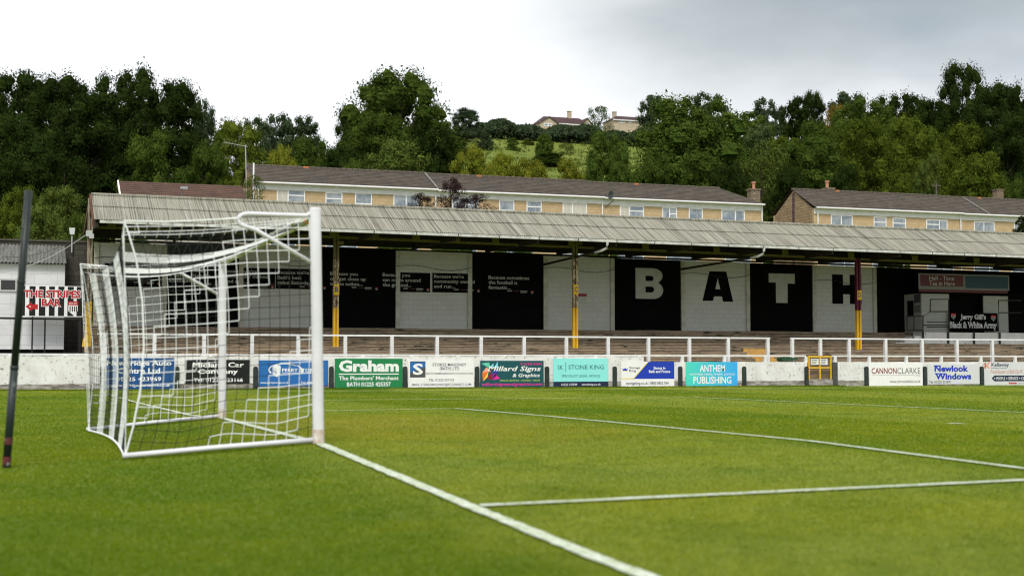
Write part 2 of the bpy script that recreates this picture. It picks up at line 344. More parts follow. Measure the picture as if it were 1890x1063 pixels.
def lerp_tab(T, y):
    if y <= T[0][0]: return T[0][1]
    for (a, b), (c, d) in zip(T, T[1:]):
        if y <= c: return b+(d-b)*(y-a)/(c-a)
    return T[-1][1]
HT = [(37.1, -.35), (45.4, -.2), (46.2, 2.0), (60, 4.8), (76, 6.8), (95, 8.0), (331, 61.5), (420, 66), (900, 55)]
def zt(x, y):
    z = lerp_tab(HT, y)
    if y > 95:
        s_ = (x-CAM.x)/(y-CAM.y); q = min(1, max(0, (.27-s_)/.12)); q = q*q*(3-2*q); z = 8+(z-8)*(1-.30*q)
        k = min(1, (y-95)/60)*max(0, min(1, (300-y)/80)); z += .6*k*(1.6*sin(x*.043+y*.021)+1.1*sin(x*.09-y*.05+2)+0.5*sin(x*.23+y*.17))
    return z
hx = [-260+i*8 for i in range(112)]; hy = [37.1, 41, 45.4, 46.2, 50, 55, 60, 68, 76, 84, 95]+[103+8*i for i in range(45)]+[500, 600, 900]
h = MB(); nx = len(hx); h.v = [(x, y, zt(x, y)) for y in hy for x in hx]
h.f = [(j*nx+i, j*nx+i+1, (j+1)*nx+i+1, (j+1)*nx+i) for j in range(len(hy)-1) for i in range(nx-1)]; h.m = [0]*len(h.f)
M_field = mat('rough_pasture', (.105, .145, .022), (.155, .175, .038), scale=0.09, stretch=(1, 1, 1), rough=0.95, bump=0.8, bscale=1.2, c3=(.065, .09, .016), s3=0.55, t3=(.54, .70), spec=0.05)
tag(h.build('hillside', M_field, smooth=True), 'grassy hillside rising behind the houses to the skyline', 'hill', kind='structure')

# ================================================================== GOAL
M_goal = mat('goal_white', (.70, .70, .74), (.62, .62, .66), scale=3, rough=0.35, c3=(.45, .36, .28), s3=9, t3=(.70, .76))
M_moss = mat('goal_crossbar_mossy', (.78, .79, .78), (.22, .27, .06), scale=2.4, rough=0.5, lo=0.42, hi=0.6)
M_netw = mat('white_net_cord', (.80, .82, .84), rough=0.6)
M_netk = mat('black_net_cord', (.012, .016, .012), rough=0.7)
goal = thing('football_goal', 'white football goal with black and white striped box net', 'goal', (0, 0, 0))
LEAN = -0.055
for y, lean, zt_ in ((-3.72, LEAN, 2.56), (3.72, -.02, 2.53)):
    p = MB(); n = 20
    for k, z in enumerate((-.02, .3, 1.2, 2.0, zt_-.015, zt_)):
        s_ = 0.93 if k == 5 else 1.0
        p.v += [(lean*z/2.5+0.062*s_*cos(2*pi*i/n), y+0.058*s_*sin(2*pi*i/n), z) for i in range(n)]
    for k in range(5):
        for i in range(n): p.f.append((k*n+i, k*n+(i+1)%n, (k+1)*n+(i+1)%n, (k+1)*n+i)); p.m.append(0)
    p.f.append(tuple(5*n+i for i in range(n))); p.m.append(0)
    po = p.build('post', M_goal, goal, smooth=True)
    q = MB(); q.tube([(lean*0.05, y, 0.0), (lean*0.1, y, 0.16)], 0.066, 20); q.build('socket', mat('socket_scuffed', (.70, .66, .64), (.45, .35, .28), scale=12, rough=0.6), po)
c = MB(); c.tube([(LEAN, -3.66, 2.475), (-.02, 3.66, 2.475)], 0.055, 20); c.build('crossbar', M_moss, goal, smooth=True)
s_ = MB(); s_.tube([(LEAN, -3.43, 2.475), (LEAN, -3.36, 2.475)], 0.061, 20); s_.build('tape_band', mat('orange_tape', (.8, .25, .02), rough=0.5), goal, smooth=True)
BK = -2.05
for y, s in ((-3.72, 1), (3.72, -1)):
    b = MB(); yy = y
    pts = [(-.10, yy, 2.50), (-.16, yy, 2.47), (-.70, yy, 2.47)]+[(-.78-.11*sin(a), yy, 2.40+.07*cos(a)) for a in [pi*i/8 for i in range(0, 8)]]+[(-.70, yy, 2.30), (-.09, yy, 1.96)]
    b.tube(pts, 0.024, 10); b.build('net_bracket', M_goal, goal, smooth=True)
    b = MB(); zb = -.115 if y < 0 else -.165
    b.tube([(-.05, y, .045), (BK*.5, y, .045+zb*.5), (BK, y, zb+.03)], 0.028, 10)
    b.build('ground_bar', M_goal, goal, smooth=True)
    rp = MB(); rr = [(-2.07, 2.35), (-2.02, 2.22), (-1.94, 1.95), (-1.87, 1.5), (-1.85, 1.05), (-1.88, .6), (-1.95, .2), (-2.02, zb+.04)] if y < 0 else [(-2.18, 2.39), (-2.12, 2.2), (-2.05, 1.8), (-1.98, 1.2), (-1.96, .6), (-2.0, .2), (-2.02, zb+.04)]
    rp.tube([(x, y, z) for x, z in rr], 0.009, 6); rp.build('edge_rope', M_netw, goal)
    rp = MB(); X0 = -2.07 if y < 0 else -2.18; Z0 = 2.35 if y < 0 else 2.39
    rp.tube([(-.86, y, 2.42), (-1.25, y, 2.385), (-1.65, y, 2.355), (X0, y, Z0)], 0.008, 6); rp.build('edge_rope', M_netw, goal)
def net(name, nu, nv, pos, white, r=0.0046, skip_u=(), skip_v=()):
    mb = MB(); P = [[Vector(pos(i/nu, j/nv)) for j in range(nv+1)] for i in range(nu+1)]
    def seg(a, b, w):
        d = b-a
        if d.length < 1e-4: return
        d.normalize(); ref = Vector((0,0,1)) if abs(d.z) < .8 else Vector((0,1,0)); e = d.cross(ref).normalized()*r; f = d.cross(e).normalized()*r
        if not w: e = e*.8; f = f*.8
        mb.add([a+e, a-e*.5+f*.87, a-e*.5-f*.87, b+e, b-e*.5+f*.87, b-e*.5-f*.87], [(0,1,4,3),(1,2,5,4),(2,0,3,5)], 0 if w else 1)
    for i in range(nu+1):
        for j in range(nv+1):
            if i < nu: seg(P[i][j], P[i+1][j], white(i+.5, j))
            if j < nv: seg(P[i][j], P[i][j+1], white(i, j+.5))
    return mb.build(name, [M_netw, M_netk], goal)
rn = random.Random(3)
def top_side(u, y):
    x = -u*(2.07 if y < 0 else 2.18)
    t_ = lerp_tab([(0, 2.47), (.42, 2.43), (.6, 2.385), (.8, 2.355), (1, 2.35 if y < 0 else 2.39)], u); return x, t_
def side_pos(y, zb):
    ed = [(0, 2.07), (.06, 2.02), (.17, 1.94), (.37, 1.87), (.55, 1.85), (.75, 1.88), (.92, 1.95), (1, 2.02)] if y < 0 else [(0, 2.18), (.08, 2.12), (.25, 2.05), (.5, 1.98), (.8, 1.97), (1, 2.02)]
    def f(u, v):
        x, t_ = top_side(u, y); x = -u*lerp_tab(ed, v)
        b_ = .05+zb*u
        z = t_+(b_-t_)*v
        kink = max(0, (v-.62)/.38)*(.10*(abs((u*4) % 2-1)-.5)*sin(pi*min(1, (1-v)*3+.1)))
        bulge = .05*sin(pi*u)*sin(pi*v)*(1 if y > 0 else -1)+.012*sin(u*23+v*11)*sin(pi*v)
        return (x, y+bulge+kink*.5, z+kink*(1 if v < 1 else 0))
    return f
dg = lambda i, j: math.floor((i-j+1)/8) % 2 == 0
net('side_net', 17, 20, side_pos(-3.72, -.14), dg)
net('side_net', 17, 20, side_pos(3.72, -.19), dg)
def back_top(t):
    y = -3.72+7.44*t
    z = lerp_tab([(0, 2.35), (.03, 2.26), (.1, 2.17), (.3, 2.10), (.6, 2.08), (.85, 2.17), (.96, 2.30), (1, 2.39)], t)
    x = -2.07-.11*t+.10*sin(pi*t); return x, y, z
def back_pos(u, v):
    x, y, z = back_top(u); zb = -.11-.04*u+.04*sin(pi*u)
    xb = -2.02+.10*sin(pi*u)
    vv = v
    bow = .10*sin(pi*v)*min(1, 6*u, 6*(1-u))
    return (x+(xb-x)*v+bow+.012*sin(u*40)*sin(pi*v), y+.02*sin(v*9+u*30)*sin(pi*v), z+(zb-z)*vv)
st = lambda i, j: math.floor((i+4)/8) % 2 == 0
net('back_net', 62, 20, back_pos, st)
def roof_pos(u, v):
    x, y, z = back_top(u); zf = 2.47
    sag = .16*sin(pi*v)*min(1, 5*u+.1, 5*(1-u)+.1)
    if u in (0.0, 1.0): zz = top_side(v, -1 if u == 0 else 1)[1]; return (x*v, y, zz)
    return (x*v, y, zf+(z-zf)*v-sag)
net('roof_net', 62, 17, roof_pos, st)
hm = MB(); hm.tube([back_pos(i/24, 1) for i in range(25)], 0.013, 6); hm.build('hem_rope', M_netw, goal)

# net stanchions with ropes to the top corners of the net
M_pole = mat('weathered_dark_pole', (.010, .016, .016), (.02, .03, .03), scale=2, rough=0.45, c3=(.26, .28, .27), s3=2.3, t3=(.59, .68), stretch=(3, 3, 1.6))
pz = zg(-3.2, -4.4)
b0 = PY(12, 858, -4.45); b1 = PY(53, 352, -4.45)
st0 = thing('net_stanchion', 'dark leaning steel pole with peeling paint behind the goal', 'pole', (b0.x, b0.y, b0.z))
p = MB(); d = b1-b0
p.tube([b0-d*.01, b0+d*.35], 0.038, 14); p.tube([b0+d*.35, b1], 0.036, 14); p.build('pole_shaft', M_pole, st0, smooth=True)
for q0, q1 in ((.345, .358), (.66, .667)): p = MB(); p.tube([b0+d*q0, b0+d*q1], 0.041, 14); p.build('collar', M_pole, st0, smooth=True)
for q0, q1 in ((.0, .03), (.075, .1)): p = MB(); p.tube([b0+d*q0, b0+d*q1], 0.040, 14); p.build('tape_band', mat('worn_red_tape', (.16, .02, .018), (.02, .02, .02), scale=9, rough=.7, c3=(.4, .38, .36), s3=14, t3=(.58, .64)), st0)

# ================================================================== PERIMETER WALL, RAILS, BOARDS
WY = 36.3
wall = thing('perimeter_wall', 'low flaking white painted perimeter wall along the touchline', 'wall', (16, WY, -.2))
xg0, xg1 = PY(1490, 690, WY).x, PY(1538, 690, WY).x
xstep = PY(1188, 660, WY).x
w = MB()
M_dirt = mat('dirty_wall_foot', (.16, .145, .12), (.42, .40, .37), scale=2.2, stretch=(1, 1, 3), rough=0.95, bump=0.5, bscale=16, lo=.4, hi=.62)
def wall_run(x0, x1, top, name):
    mb = MB(); n = max(1, int((x1-x0)/0.5)); rr = random.Random(int(x0*10))
    prev = None; V = []
    for i in range(n+1):
        x = x0+(x1-x0)*i/n; zt_ = top+rr.uniform(-.012, .012)
        V.append((x, zt_))
    for i in range(n):
        (xa, za), (xb, zb) = V[i], V[i+1]
        mb.add([(xa, WY, .10), (xb, WY, .10), (xb, WY, zb), (xa, WY, za), (xa, WY+.24, za), (xb, WY+.24, zb), (xb, WY+.24, -.4), (xa, WY+.24, -.4)],
               [(0,1,2,3), (3,2,5,4), (4,5,6,7)])
        mb.add([(xa, WY-.012, -.4), (xb, WY-.012, -.4), (xb, WY-.012, .10+rr.uniform(-.03, .04)), (xa, WY-.012, .10)], [(0,1,2,3)], 1)
    for x in (x0, x1): mb.add([(x, WY, -.4), (x, WY+.24, -.4), (x, WY+.24, top), (x, WY, top)], [(0,1,2,3)])
    return mb.build(name, [M_wallw, M_dirt], wall)
wall_run(-14, xstep, 1.15, 'wall_section'); wall_run(xstep, xg0, .94, 'wall_section'); wall_run(xg1, 62, .94, 'wall_section')
cp = MB(); cp.box(xg1-.02, xg1+.22, WY-.02, WY+.26, -.4, .93); cp.build('gate_pier', mat('dark_bare_stone', (.10, .10, .09), (.05, .05, .045), scale=7, rough=.95, bump=.5), wall)
th = MB(); th.box(xg0, xg1-.02, WY+.02, WY+.22, -.4, .17); th.build('threshold', M_dirt, wall)
STUBS = [189, 327, 472, 612, 748, 881, 1010, 1135, 1256, 1374, 1489, 1599.5, 1707.5, 1812.5]
for px in STUBS:
    a = PY(px, 676, WY-.08); hw = .085
    mb = MB(); zt_ = a.z; pl = [(a.x-hw, -.35), (a.x+hw, -.35), (a.x+hw, zt_-.07)]+[(a.x+hw*cos(t), zt_-.07+.07*sin(t)) for t in (pi*.2, pi*.4, pi*.6, pi*.8)]+[(a.x-hw, zt_-.07)]
    mb.prism(pl, WY-.10, WY-.005); mb.build('buttress_post', M_stub, wall)
LOWP = [18, 120, 200, 291, 389, 484, 576, 669.6, 759, 844.7, 930.7, 1017, 1099, 1179, 1259, 1337, 1412, 1487, 1541, 1604, 1672.5, 1737, 1810, 1873.5]
mb = MB(); mb.box(-14, xg0-.02, WY+.06, WY+.15, 1.17, 1.24); mb.build('handrail', M_whitep, wall)
mb = MB(); mb.box(xg1+.0, 62, WY+.06, WY+.15, 1.17, 1.24); mb.build('handrail', M_whitep, wall)
for px in LOWP:
    x = PY(px, 660, WY+.1).x; top = 1.15 if x < xstep else .94
    if px == 1541: top = -.35
    mb = MB(); mb.box(x-.065, x+.065, WY+.045, WY+.165, top-.03, 1.17); mb.build('rail_post', M_whitep, wall)

# gate
gz = thing('yellow_gate', 'small yellow steel gate with wire mesh in the perimeter wall', 'gate', (xg0+.1, WY+.1, .17))
ga, gb = PY(1492.5, 658, WY+.1), PY(1533.5, 701, WY+.1)
mb = MB(); t_ = .035
x0, x1, z0, z1 = ga.x, gb.x, gb.z, ga.z; xm = (x0+x1)/2; zm = z1-(z1-z0)*.48
for a, b in (((x0, z0), (x0, z1)), ((x1, z0), (x1, z1)), ((xm, z0), (xm, z1))): mb.box(a[0]-t_, a[0]+t_, WY+.07, WY+.13, z0, z1)
for z in (z0, zm, z1): mb.box(x0-t_, x1+t_, WY+.068, WY+.132, z-t_, z+t_)
mb.build('gate_frame', M_yellow, gz)
mb = MB()
k = int((x1-x0)/.05)
for i in range(1, k): mb.tube([(x0+i*.05, WY+.1, z0), (x0+i*.05, WY+.1, z1)], .003, 4)
for i in range(1, int((z1-z0)/.05)): mb.tube([(x0, WY+.1, z0+i*.05), (x1, WY+.1, z0+i*.05)], .003, 4)
mb.build('wire_mesh', mat('rusty_wire', (.12, .09, .05), (.2, .15, .06), scale=10, rough=.8), gz)
for xa in (x0+.28, xm+.18):
    mb = MB(); mb.box(xa-.20, xa+.20, WY+.055, WY+.066, z1-.36, z1-.10)
    for i in range(3): mb.box(xa-.16, xa+.13-.03*i, WY+.053, WY+.0548, z1-.17-.07*i, z1-.14-.07*i, 1)
    mb.build('notice_plate', [plain('notice_white', (.72, .72, .70)), plain('notice_grey', (.2, .2, .2))], gz)

# upper railing (two lengths)
RY = 37.3
def railing(name, label, p0, p1, posts):
    x0, x1 = PY(p0, 620, RY).x, PY(p1, 620, RY).x
    t = thing(name, label, 'railing', ((x0+x1)/2, RY, .6), 'white railings at the front of the terrace')
    mb = MB(); mb.box(x0, x1, RY-.05, RY+.05, 1.96, 2.03); mb.build('handrail', M_whitep, t)
    for px in posts:
        x = PY(px, 640, RY).x
        mb = MB(); mb.box(x-.068, x+.068, RY-.07, RY+.07, 1.15 if px == 1513.7 else .3, 1.957); mb.build('rail_post', M_whitep, t)
railing('terrace_railing', 'long white railing in front of the left and middle terrace', 180, 1420.5, [194, 285, 376.5, 465, 550, 637, 723, 806.4, 887.6, 967, 1045, 1122, 1196.5, 1272, 1343.6, 1416.8])
railing('terrace_railing', 'shorter white railing right of the gap, running out of frame', 1458.5, 1960, [1462, 1513.7, 1566.7, 1634, 1701.6, 1765.8, 1831, 1894, 1950])

# advertising boards -------------------------------------------------
COLS = {'white': (.80, .80, .81), 'green': (.010, .20, .065), 'navy': (.010, .018, .055), 'blue': (.015, .13, .42), 'dblue': (.008, .075, .25), 'black': (.004, .0045, .0045), 'ink': (.03, .035, .09), 'grey': (.25, .26, .28),
        'lgrey': (.62, .63, .65), 'teal': (.005, .075, .09), 'pink': (.75, .02, .32), 'lime': (.45, .62, .10), 'aqua': (.26, .74, .72), 'royal': (.008, .04, .42), 'yellow': (.85, .65, .08), 'red': (.45, .01, .015), 'maroon': (.22, .01, .015),
        'orange': (.75, .16, .02), 'purple': (.16, .02, .22), 'sky': (.2, .6, .72), 'peach': (.85, .35, .25), 'mint': (.12, .55, .40), 'dgrey': (.07, .075, .085), 'brick': (.5, .12, .06), 'cream': (.34, .34, .31), 'dim': (.16, .165, .15), 'dimred': (.085, .006, .010), 'cyan': (.005, .045, .065)}
def cmat(n): return mat('print_'+n, COLS[n], tuple(v*.93 for v in COLS[n]), scale=4, rough=.45, spec=.35)
BG = 'advertising boards on the perimeter wall'
class Board:                                   # frame given in pixels of an enlarged view of the photograph, converted to metres
    def __init__(s, name, label, cat, Y, zx, ox, zy, oy, rect, group=None, base='white', thick=.03, frame=None):
        s.Y = Y; s.c = lambda x, y: PY(ox+x/zx, oy+y/zy, Y)
        x0, x1, y0, y1 = rect
        a, b = s.c(x0, (y0+y1)/2), s.c(x1, (y0+y1)/2); xm = (x0+x1)/2
        s.x0, s.x1 = a.x, b.x; s.z1, s.z0 = s.c(xm, y0).z, s.c(xm, y1).z; s.r = rect
        s.t = thing(name, label, cat, ((s.x0+s.x1)/2, Y, s.z0), group)
        mb = MB(); mb.box(s.x0, s.x1, Y, Y+thick, s.z0, s.z1)
        s.panel = mb.build('panel', base if not isinstance(base, str) else cmat(base), s.t)
        s.layers = {}; s.n = 0
    def X(s, x): return s.x0+(x-s.r[0])/(s.r[1]-s.r[0])*(s.x1-s.x0)
    def Z(s, y): return s.z1-(y-s.r[2])/(s.r[3]-s.r[2])*(s.z1-s.z0)
    def mb(s, part, lift):
        k = (part, lift)
        if k not in s.layers: s.layers[k] = (MB(), [])
        return s.layers[k]
    def _mi(s, ms, colr):
        m = cmat(colr) if isinstance(colr, str) else colr
        if m not in ms: ms.append(m)
        return ms.index(m)
    def text(s, body, x0, x1, y0, y1, colr, bold=.0, shear=0, lift=2, part='lettering', space=1.0):
        mb, ms = s.mb(part, lift); put(mb, text_geo(body, bold, shear, space), (s.X(x0), s.X(x1), s.Z(y1), s.Z(y0)), s.Y-.002*lift, s._mi(ms, colr))
    def poly(s, pts, colr, lift=1, part='emblem'):
        mb, ms = s.mb(part, lift)
        P = [(s.X(x), s.Y-.002*lift, s.Z(y)) for x, y in pts]; mb.add(P, [tuple(range(len(P)))], s._mi(ms, colr))
    def shape(s, polys, colr, lift=1, part='emblem'):
        mb, ms = s.mb(part, lift); vs, fs = shape_geo([[(s.X(x), s.Z(y)) for x, y in p] for p in polys])
        mb.add([(x, s.Y-.002*lift, z) for x, z in vs], fs, s._mi(ms, colr))
    def done(s):
        byp = {}
        for (p, lf), (mb, ms) in s.layers.items():
            B, MS = byp.setdefault(p, (MB(), []))
            for m in ms:
                if m not in MS: MS.append(m)
            o = len(B.v); B.v += mb.v; B.f += [tuple(i+o for i in f) for f in mb.f]; B.m += [MS.index(ms[i]) for i in mb.m]
        for p, (B, MS) in byp.items(): B.build(p, MS, s.t)
BY = WY-.045
def R4(x0, x1, y0, y1): return [(x0, y1), (x1, y1), (x1, y0), (x0, y0)]
b = Board('advert_board', 'deep blue board with white car garage lettering, seen through the goal net', 'advert board', BY, 4.109, 160, 4.109, 640, (145, 663, 85, 325), BG, 'dblue')
b.text('Newbridge Auto', 150, 642, 103, 153, 'white', .028); b.text('Centre Ltd', 232, 555, 160, 202, 'white', .028); b.text('01225 423969', 222, 565, 227, 260, 'white', .022); b.text('www.newbridgeautocentre.co.uk', 148, 637, 280, 307, 'white', .016); b.done()
b = Board('advert_board', 'black board with bold white lettering behind the far goal post', 'advert board', BY, 4.109, 160, 4.109, 640, (750, 1235, 98, 278), BG, 'black')
b.text('Midland Car', 803, 1192, 117, 155, 'white', .03); b.text('Company', 843, 1147, 168, 214, 'white', .03); b.text('Tel: 01225 423166', 812, 1185, 236, 266, 'white', .025); b.done()
b = Board('advert_board', 'bright blue storage board with a white cube emblem and swoosh', 'advert board', BY, 4.109, 160, 4.109, 640, (1307, 1830, 102, 296), BG, 'blue')
b.shape([arc(1500, 175, 125, 52, 2.6, 5.6, 20)+arc(1495, 172, 108, 42, 5.6, 2.6, 20)], 'white', 1); b.shape([arc(1500, 182, 140, 58, .3, -1.3, 16)+arc(1500, 180, 126, 52, -1.3, .3, 16)], 'white', 1)
b.poly([(1408, 150), (1440, 165), (1440, 230), (1408, 208)], 'lgrey', 2); b.poly([(1440, 165), (1470, 148), (1466, 208), (1440, 230)], 'white', 2); b.poly([(1408, 150), (1440, 133), (1470, 148), (1440, 165)], 'white', 2)
b.poly([(1408, 176), (1440, 194), (1440, 199), (1408, 181)], 'blue', 3)
b.text('PERRY STORAGE', 1480, 1795, 163, 190, 'white', .02); b.text('Storage solutions from 20 ft', 1480, 1720, 192, 207, 'white', .01); b.text('www.perrystorage.co.uk', 1317, 1530, 262, 282, 'white', .016); b.text('Tel: 0785', 1622, 1720, 262, 279, 'white', .016); b.done()
b = Board('advert_board', 'bright green board with large white lettering and a white underline', 'advert board', BY, 4.5, 600, 4.5, 640, (82, 643, 98, 343), BG, 'green')
b.text('Graham', 113, 612, 110, 208, 'white', .045); b.poly(R4(113, 612, 221, 230), 'white', 1, 'lettering'); b.text("The Plumbers' Merchant", 113, 610, 241, 276, 'white', .022); b.text('BATH 01225 425357', 180, 545, 292, 328, 'white', .026); b.done()
b = Board('advert_board', 'white board with a square blue and grey S emblem at its left', 'advert board', BY, 4.5, 600, 4.5, 640, (690, 1238, 113, 335), BG, 'white')
b.poly(R4(705, 832, 120, 253), 'blue', 1); b.poly([(705, 253), (832, 253), (832, 165), (705, 218)], 'dgrey', 2); b.poly(R4(705, 832, 120, 126), 'dgrey', 3)
b.text('S', 728, 812, 138, 232, 'white', .03, 0, 4, 'emblem')
b.text('STOKES MASONRY', 890, 1172, 135, 160, 'ink', .008); b.text('(BATH) LTD', 950, 1113, 166, 200, 'ink', .008); b.text('BATHS PREMIER MASONRY CONTRACTORS', 838, 1228, 213, 229, 'ink', .002); b.text('TEL: 01225 331723', 858, 1068, 264, 284, 'ink', .003); b.text('EMAIL: STOKES.MASONRY@BTCONNECT.COM', 722, 1212, 302, 326, 'ink', .003); b.done()
b = Board('advert_board', 'dark teal board with a multicoloured triangle pinwheel and italic lettering', 'advert board', BY, 4.5, 600, 4.5, 640, (1290, 1815, 115, 338), BG, 'teal')
for P, c_ in (([(1296, 138), (1362, 128), (1372, 180)], 'mint'), ([(1362, 172), (1396, 135), (1400, 178)], 'sky'), ([(1400, 178), (1430, 122), (1436, 172)], 'sky'), ([(1305, 212), (1340, 168), (1380, 205)], 'peach'), ([(1305, 212), (1356, 206), (1310, 285)], 'orange'),
              ([(1345, 262), (1375, 212), (1392, 275)], 'maroon'), ([(1378, 215), (1430, 222), (1392, 275)], 'purple'), ([(1392, 275), (1412, 228), (1450, 262)], 'pink'), ([(1385, 205), (1436, 180), (1430, 222)], 'royal'), ([(1310, 285), (1356, 206), (1348, 250)], 'yellow')): b.poly(P, c_, 1)
b.text('Millard Signs', 1350, 1792, 160, 213, 'white', .018, .25); b.text('& Graphics', 1555, 1783, 220, 260, 'white', .018, .2); b.text('T: 01225 81841', 1618, 1798, 133, 151, 'pink', .012); b.text('VEHICLE GRAPHICS - SIGNAGE - WRAPS', 1448, 1785, 271, 286, 'lime', .004, .2); b.text('millardsignsandgraphics.com', 1303, 1803, 296, 330, 'pink', .012); b.done()
b = Board('advert_board', 'pale turquoise board with thin dark lettering above a navy strip', 'advert board', BY, 4.5, 1000, 4.5, 640, (96, 552, 97, 340), BG, 'aqua')
b.poly(R4(96, 552, 288, 340), 'navy', 1, 'strip'); b.text('SK', 130, 175, 152, 186, 'teal', .0); b.poly(R4(196, 200, 128, 207), 'teal', 1, 'lettering'); b.text('STONE KING', 220, 515, 150, 186, 'teal', -.002); b.text('SPECIALIST LEGAL ADVICE', 165, 482, 231, 251, 'teal', -.004)
b.text('01225 337599', 160, 292, 303, 322, 'white', .01); b.text('stoneking.co.uk', 330, 488, 303, 324, 'white', .01); b.done()
b = Board('advert_board', 'white board with a royal blue slanted panel and small crown emblem', 'advert board', BY, 4.5, 1000, 4.5, 640, (660, 1100, 123, 332), BG, 'white')
b.poly([(762, 265), (1100, 265), (1100, 123), (885, 123)], 'royal', 1, 'colour_panel'); b.poly([(755, 265), (763, 265), (887, 123), (877, 123)], 'yellow', 2, 'colour_panel'); b.poly(R4(660, 765, 259, 266), 'yellow', 2, 'colour_panel')
b.poly([(672, 197), (710, 197), (713, 175), (702, 186), (692, 172), (681, 186), (670, 175)], 'royal', 1); b.poly(R4(672, 710, 201, 205), 'yellow', 1)
b.text('Storage', 726, 815, 163, 186, 'navy', .01); b.text('King', 726, 780, 188, 211, 'navy', .01); b.text('Stores in', 927, 1025, 163, 187, 'white', .025); b.text('Bath and Frome', 888, 1066, 192, 216, 'white', .025); b.text('storageking.co.uk | 0800 0852 954', 700, 1052, 289, 319, 'navy', .008); b.done()
mg = bpy.data.materials.new('print_teal_to_blue'); mg.use_nodes = True; t_ = mg.node_tree; bb = t_.nodes['Principled BSDF']; bb.inputs['Roughness'].default_value = .45
g_ = t_.nodes.new('ShaderNodeTexCoord'); sp = t_.nodes.new('ShaderNodeSeparateXYZ'); cr = t_.nodes.new('ShaderNodeValToRGB'); t_.links.new(g_.outputs['Generated'], sp.inputs[0]); t_.links.new(sp.outputs[0], cr.inputs[0]); t_.links.new(cr.outputs[0], bb.inputs['Base Color'])
cr.color_ramp.elements[0].color = (.06, .60, .50, 1); cr.color_ramp.elements[1].color = (.03, .36, .78, 1)
b = Board('advert_board', 'turquoise to sky blue board with tall narrow white capitals', 'advert board', BY, 4.5, 1000, 4.5, 640, (1198, 1625, 125, 330), BG, mg)
b.text('ANTHEM', 1310, 1520, 150, 207, 'white', .02); b.text('HAPPIER HEALTHIER LIVING', 1228, 1602, 219, 236, 'white', .002); b.text('PUBLISHING', 1257, 1573, 246, 306, 'white', .02); b.done()
b = Board('advert_board', 'pale board with half red half dark narrow capitals and thin rule', 'advert board', BY, 4.02, 1420, 4.02, 620, (740, 1138, 197, 373), BG, 'white')
b.text('CANNON', 758, 943, 236, 280, 'maroon', .012); b.text('CLARKE', 948, 1120, 236, 280, 'dgrey', -.004); b.poly(R4(760, 1075, 290, 292.5), 'grey', 1, 'lettering'); b.text('LIMITED', 1077, 1120, 289, 298, 'grey'); b.text('www.cannonclarke.co.uk', 890, 1120, 325, 347, 'dgrey', .0); b.done()
b = Board('advert_board', 'off-white board with two lines of heavy navy slab lettering', 'advert board', BY, 4.02, 1420, 4.02, 620, (1175, 1560, 208, 357), BG, 'lgrey')
b.text('Newlook', 1225, 1475, 217, 265, 'royal', .04); b.text('Windows', 1230, 1497, 275, 322, 'royal', .04); b.poly(R4(1222, 1262, 217, 226), 'royal', 1, 'lettering'); b.poly(R4(1227, 1300, 275, 283), 'royal', 1, 'lettering'); b.text('Tel: 01225 331871', 1183, 1345, 331, 349, 'ink', .01); b.done()
b = Board('advert_board', 'pale board with an orange K emblem and navy arrow, cut by frame edge', 'advert board', BY, 4.02, 1420, 4.02, 620, (1595, 1990, 193, 370), BG, 'lgrey')
b.poly([(1597, 240), (1608, 240), (1608, 198), (1597, 198)], 'brick', 1); b.poly([(1608, 220), (1628, 240), (1637, 240), (1616, 218), (1637, 198), (1625, 198)], 'orange', 1)
b.text('Kellaway', 1648, 1778, 199, 233, 'ink', .02); b.text('Building Supplies', 1648, 1760, 232, 243, 'ink', .004); b.text('Proud Sponsor of Bath City FC', 1640, 1882, 250, 285, 'brick', -.004, .35); b.poly([(1648, 313), (1668, 335), (1960, 335), (1960, 292), (1668, 292)], 'navy', 1, 'arrow')
b.text('> PEOPLE > SERVICE > CHOICE', 1665, 1940, 303, 325, 'white', .01, 0, 2)
for i in range(4): b.shape([arc(1781+15*i, 350, 7, 7, 0, 2*pi*.95, 12)], 'red', 1, 'icon_row')
b.text('www.kellaway.co.uk', 1840, 1970, 346, 357, 'ink', .0); b.done()

# ================================================================== COVERED STAND
SX0 = PY(174, 406, 38.6).x; SX1 = 62.0
EY, RYG, BYB, BW, CY = 38.6, 41.2, 46.0, 44.6, 41.1
z_e = lambda x: 6.48+(6.19-6.48)*(x+.15)/43.9
z_r = lambda x: 7.73+(7.50-7.73)*(x+.15)/46.0
z_w = lambda x: 6.11+(5.88-6.11)*(x-8)/31.4
stand = thing('covered_stand', 'long covered terrace stand with corrugated roof and black and white back wall', 'stand', ((SX0+40)/2, CY, 1.0))
M_roof = mat('weathered_corrugated_sheet', (.265, .257, .210), (.105, .104, .082), scale=3.0, stretch=(5.5, .07, .07), rough=.85, lo=.45, hi=.64, c3=(.37, .365, .32), s3=4.8, t3=(.55, .66), bump=.2, spec=.2)
M_under = mat('roof_underside_shade', (.018, .017, .012), (.010, .010, .008), scale=4, rough=.9)  # dark underside sheet; the shade beneath the roof is put into its colour
def corr(x0, x1, line_a, line_b, mi, mb, pitch=.09, amp=.016, seg=6, rows=2, dz=0.0):
    n = int((x1-x0)/pitch*seg); V = []
    for r_ in range(rows+1):
        k = r_/rows
        for i in range(n+1):
            x = x0+(x1-x0)*i/n; ya, za = line_a(x); yb, zb = line_b(x)
            V.append((x, ya+(yb-ya)*k, za+(zb-za)*k+amp*sin(2*pi*(x-x0)/pitch)+dz))
    F = [(r_*(n+1)+i, r_*(n+1)+i+1, (r_+1)*(n+1)+i+1, (r_+1)*(n+1)+i) for r_ in range(rows) for i in range(n)]
    mb.add(V, F, mi)
mb = MB()
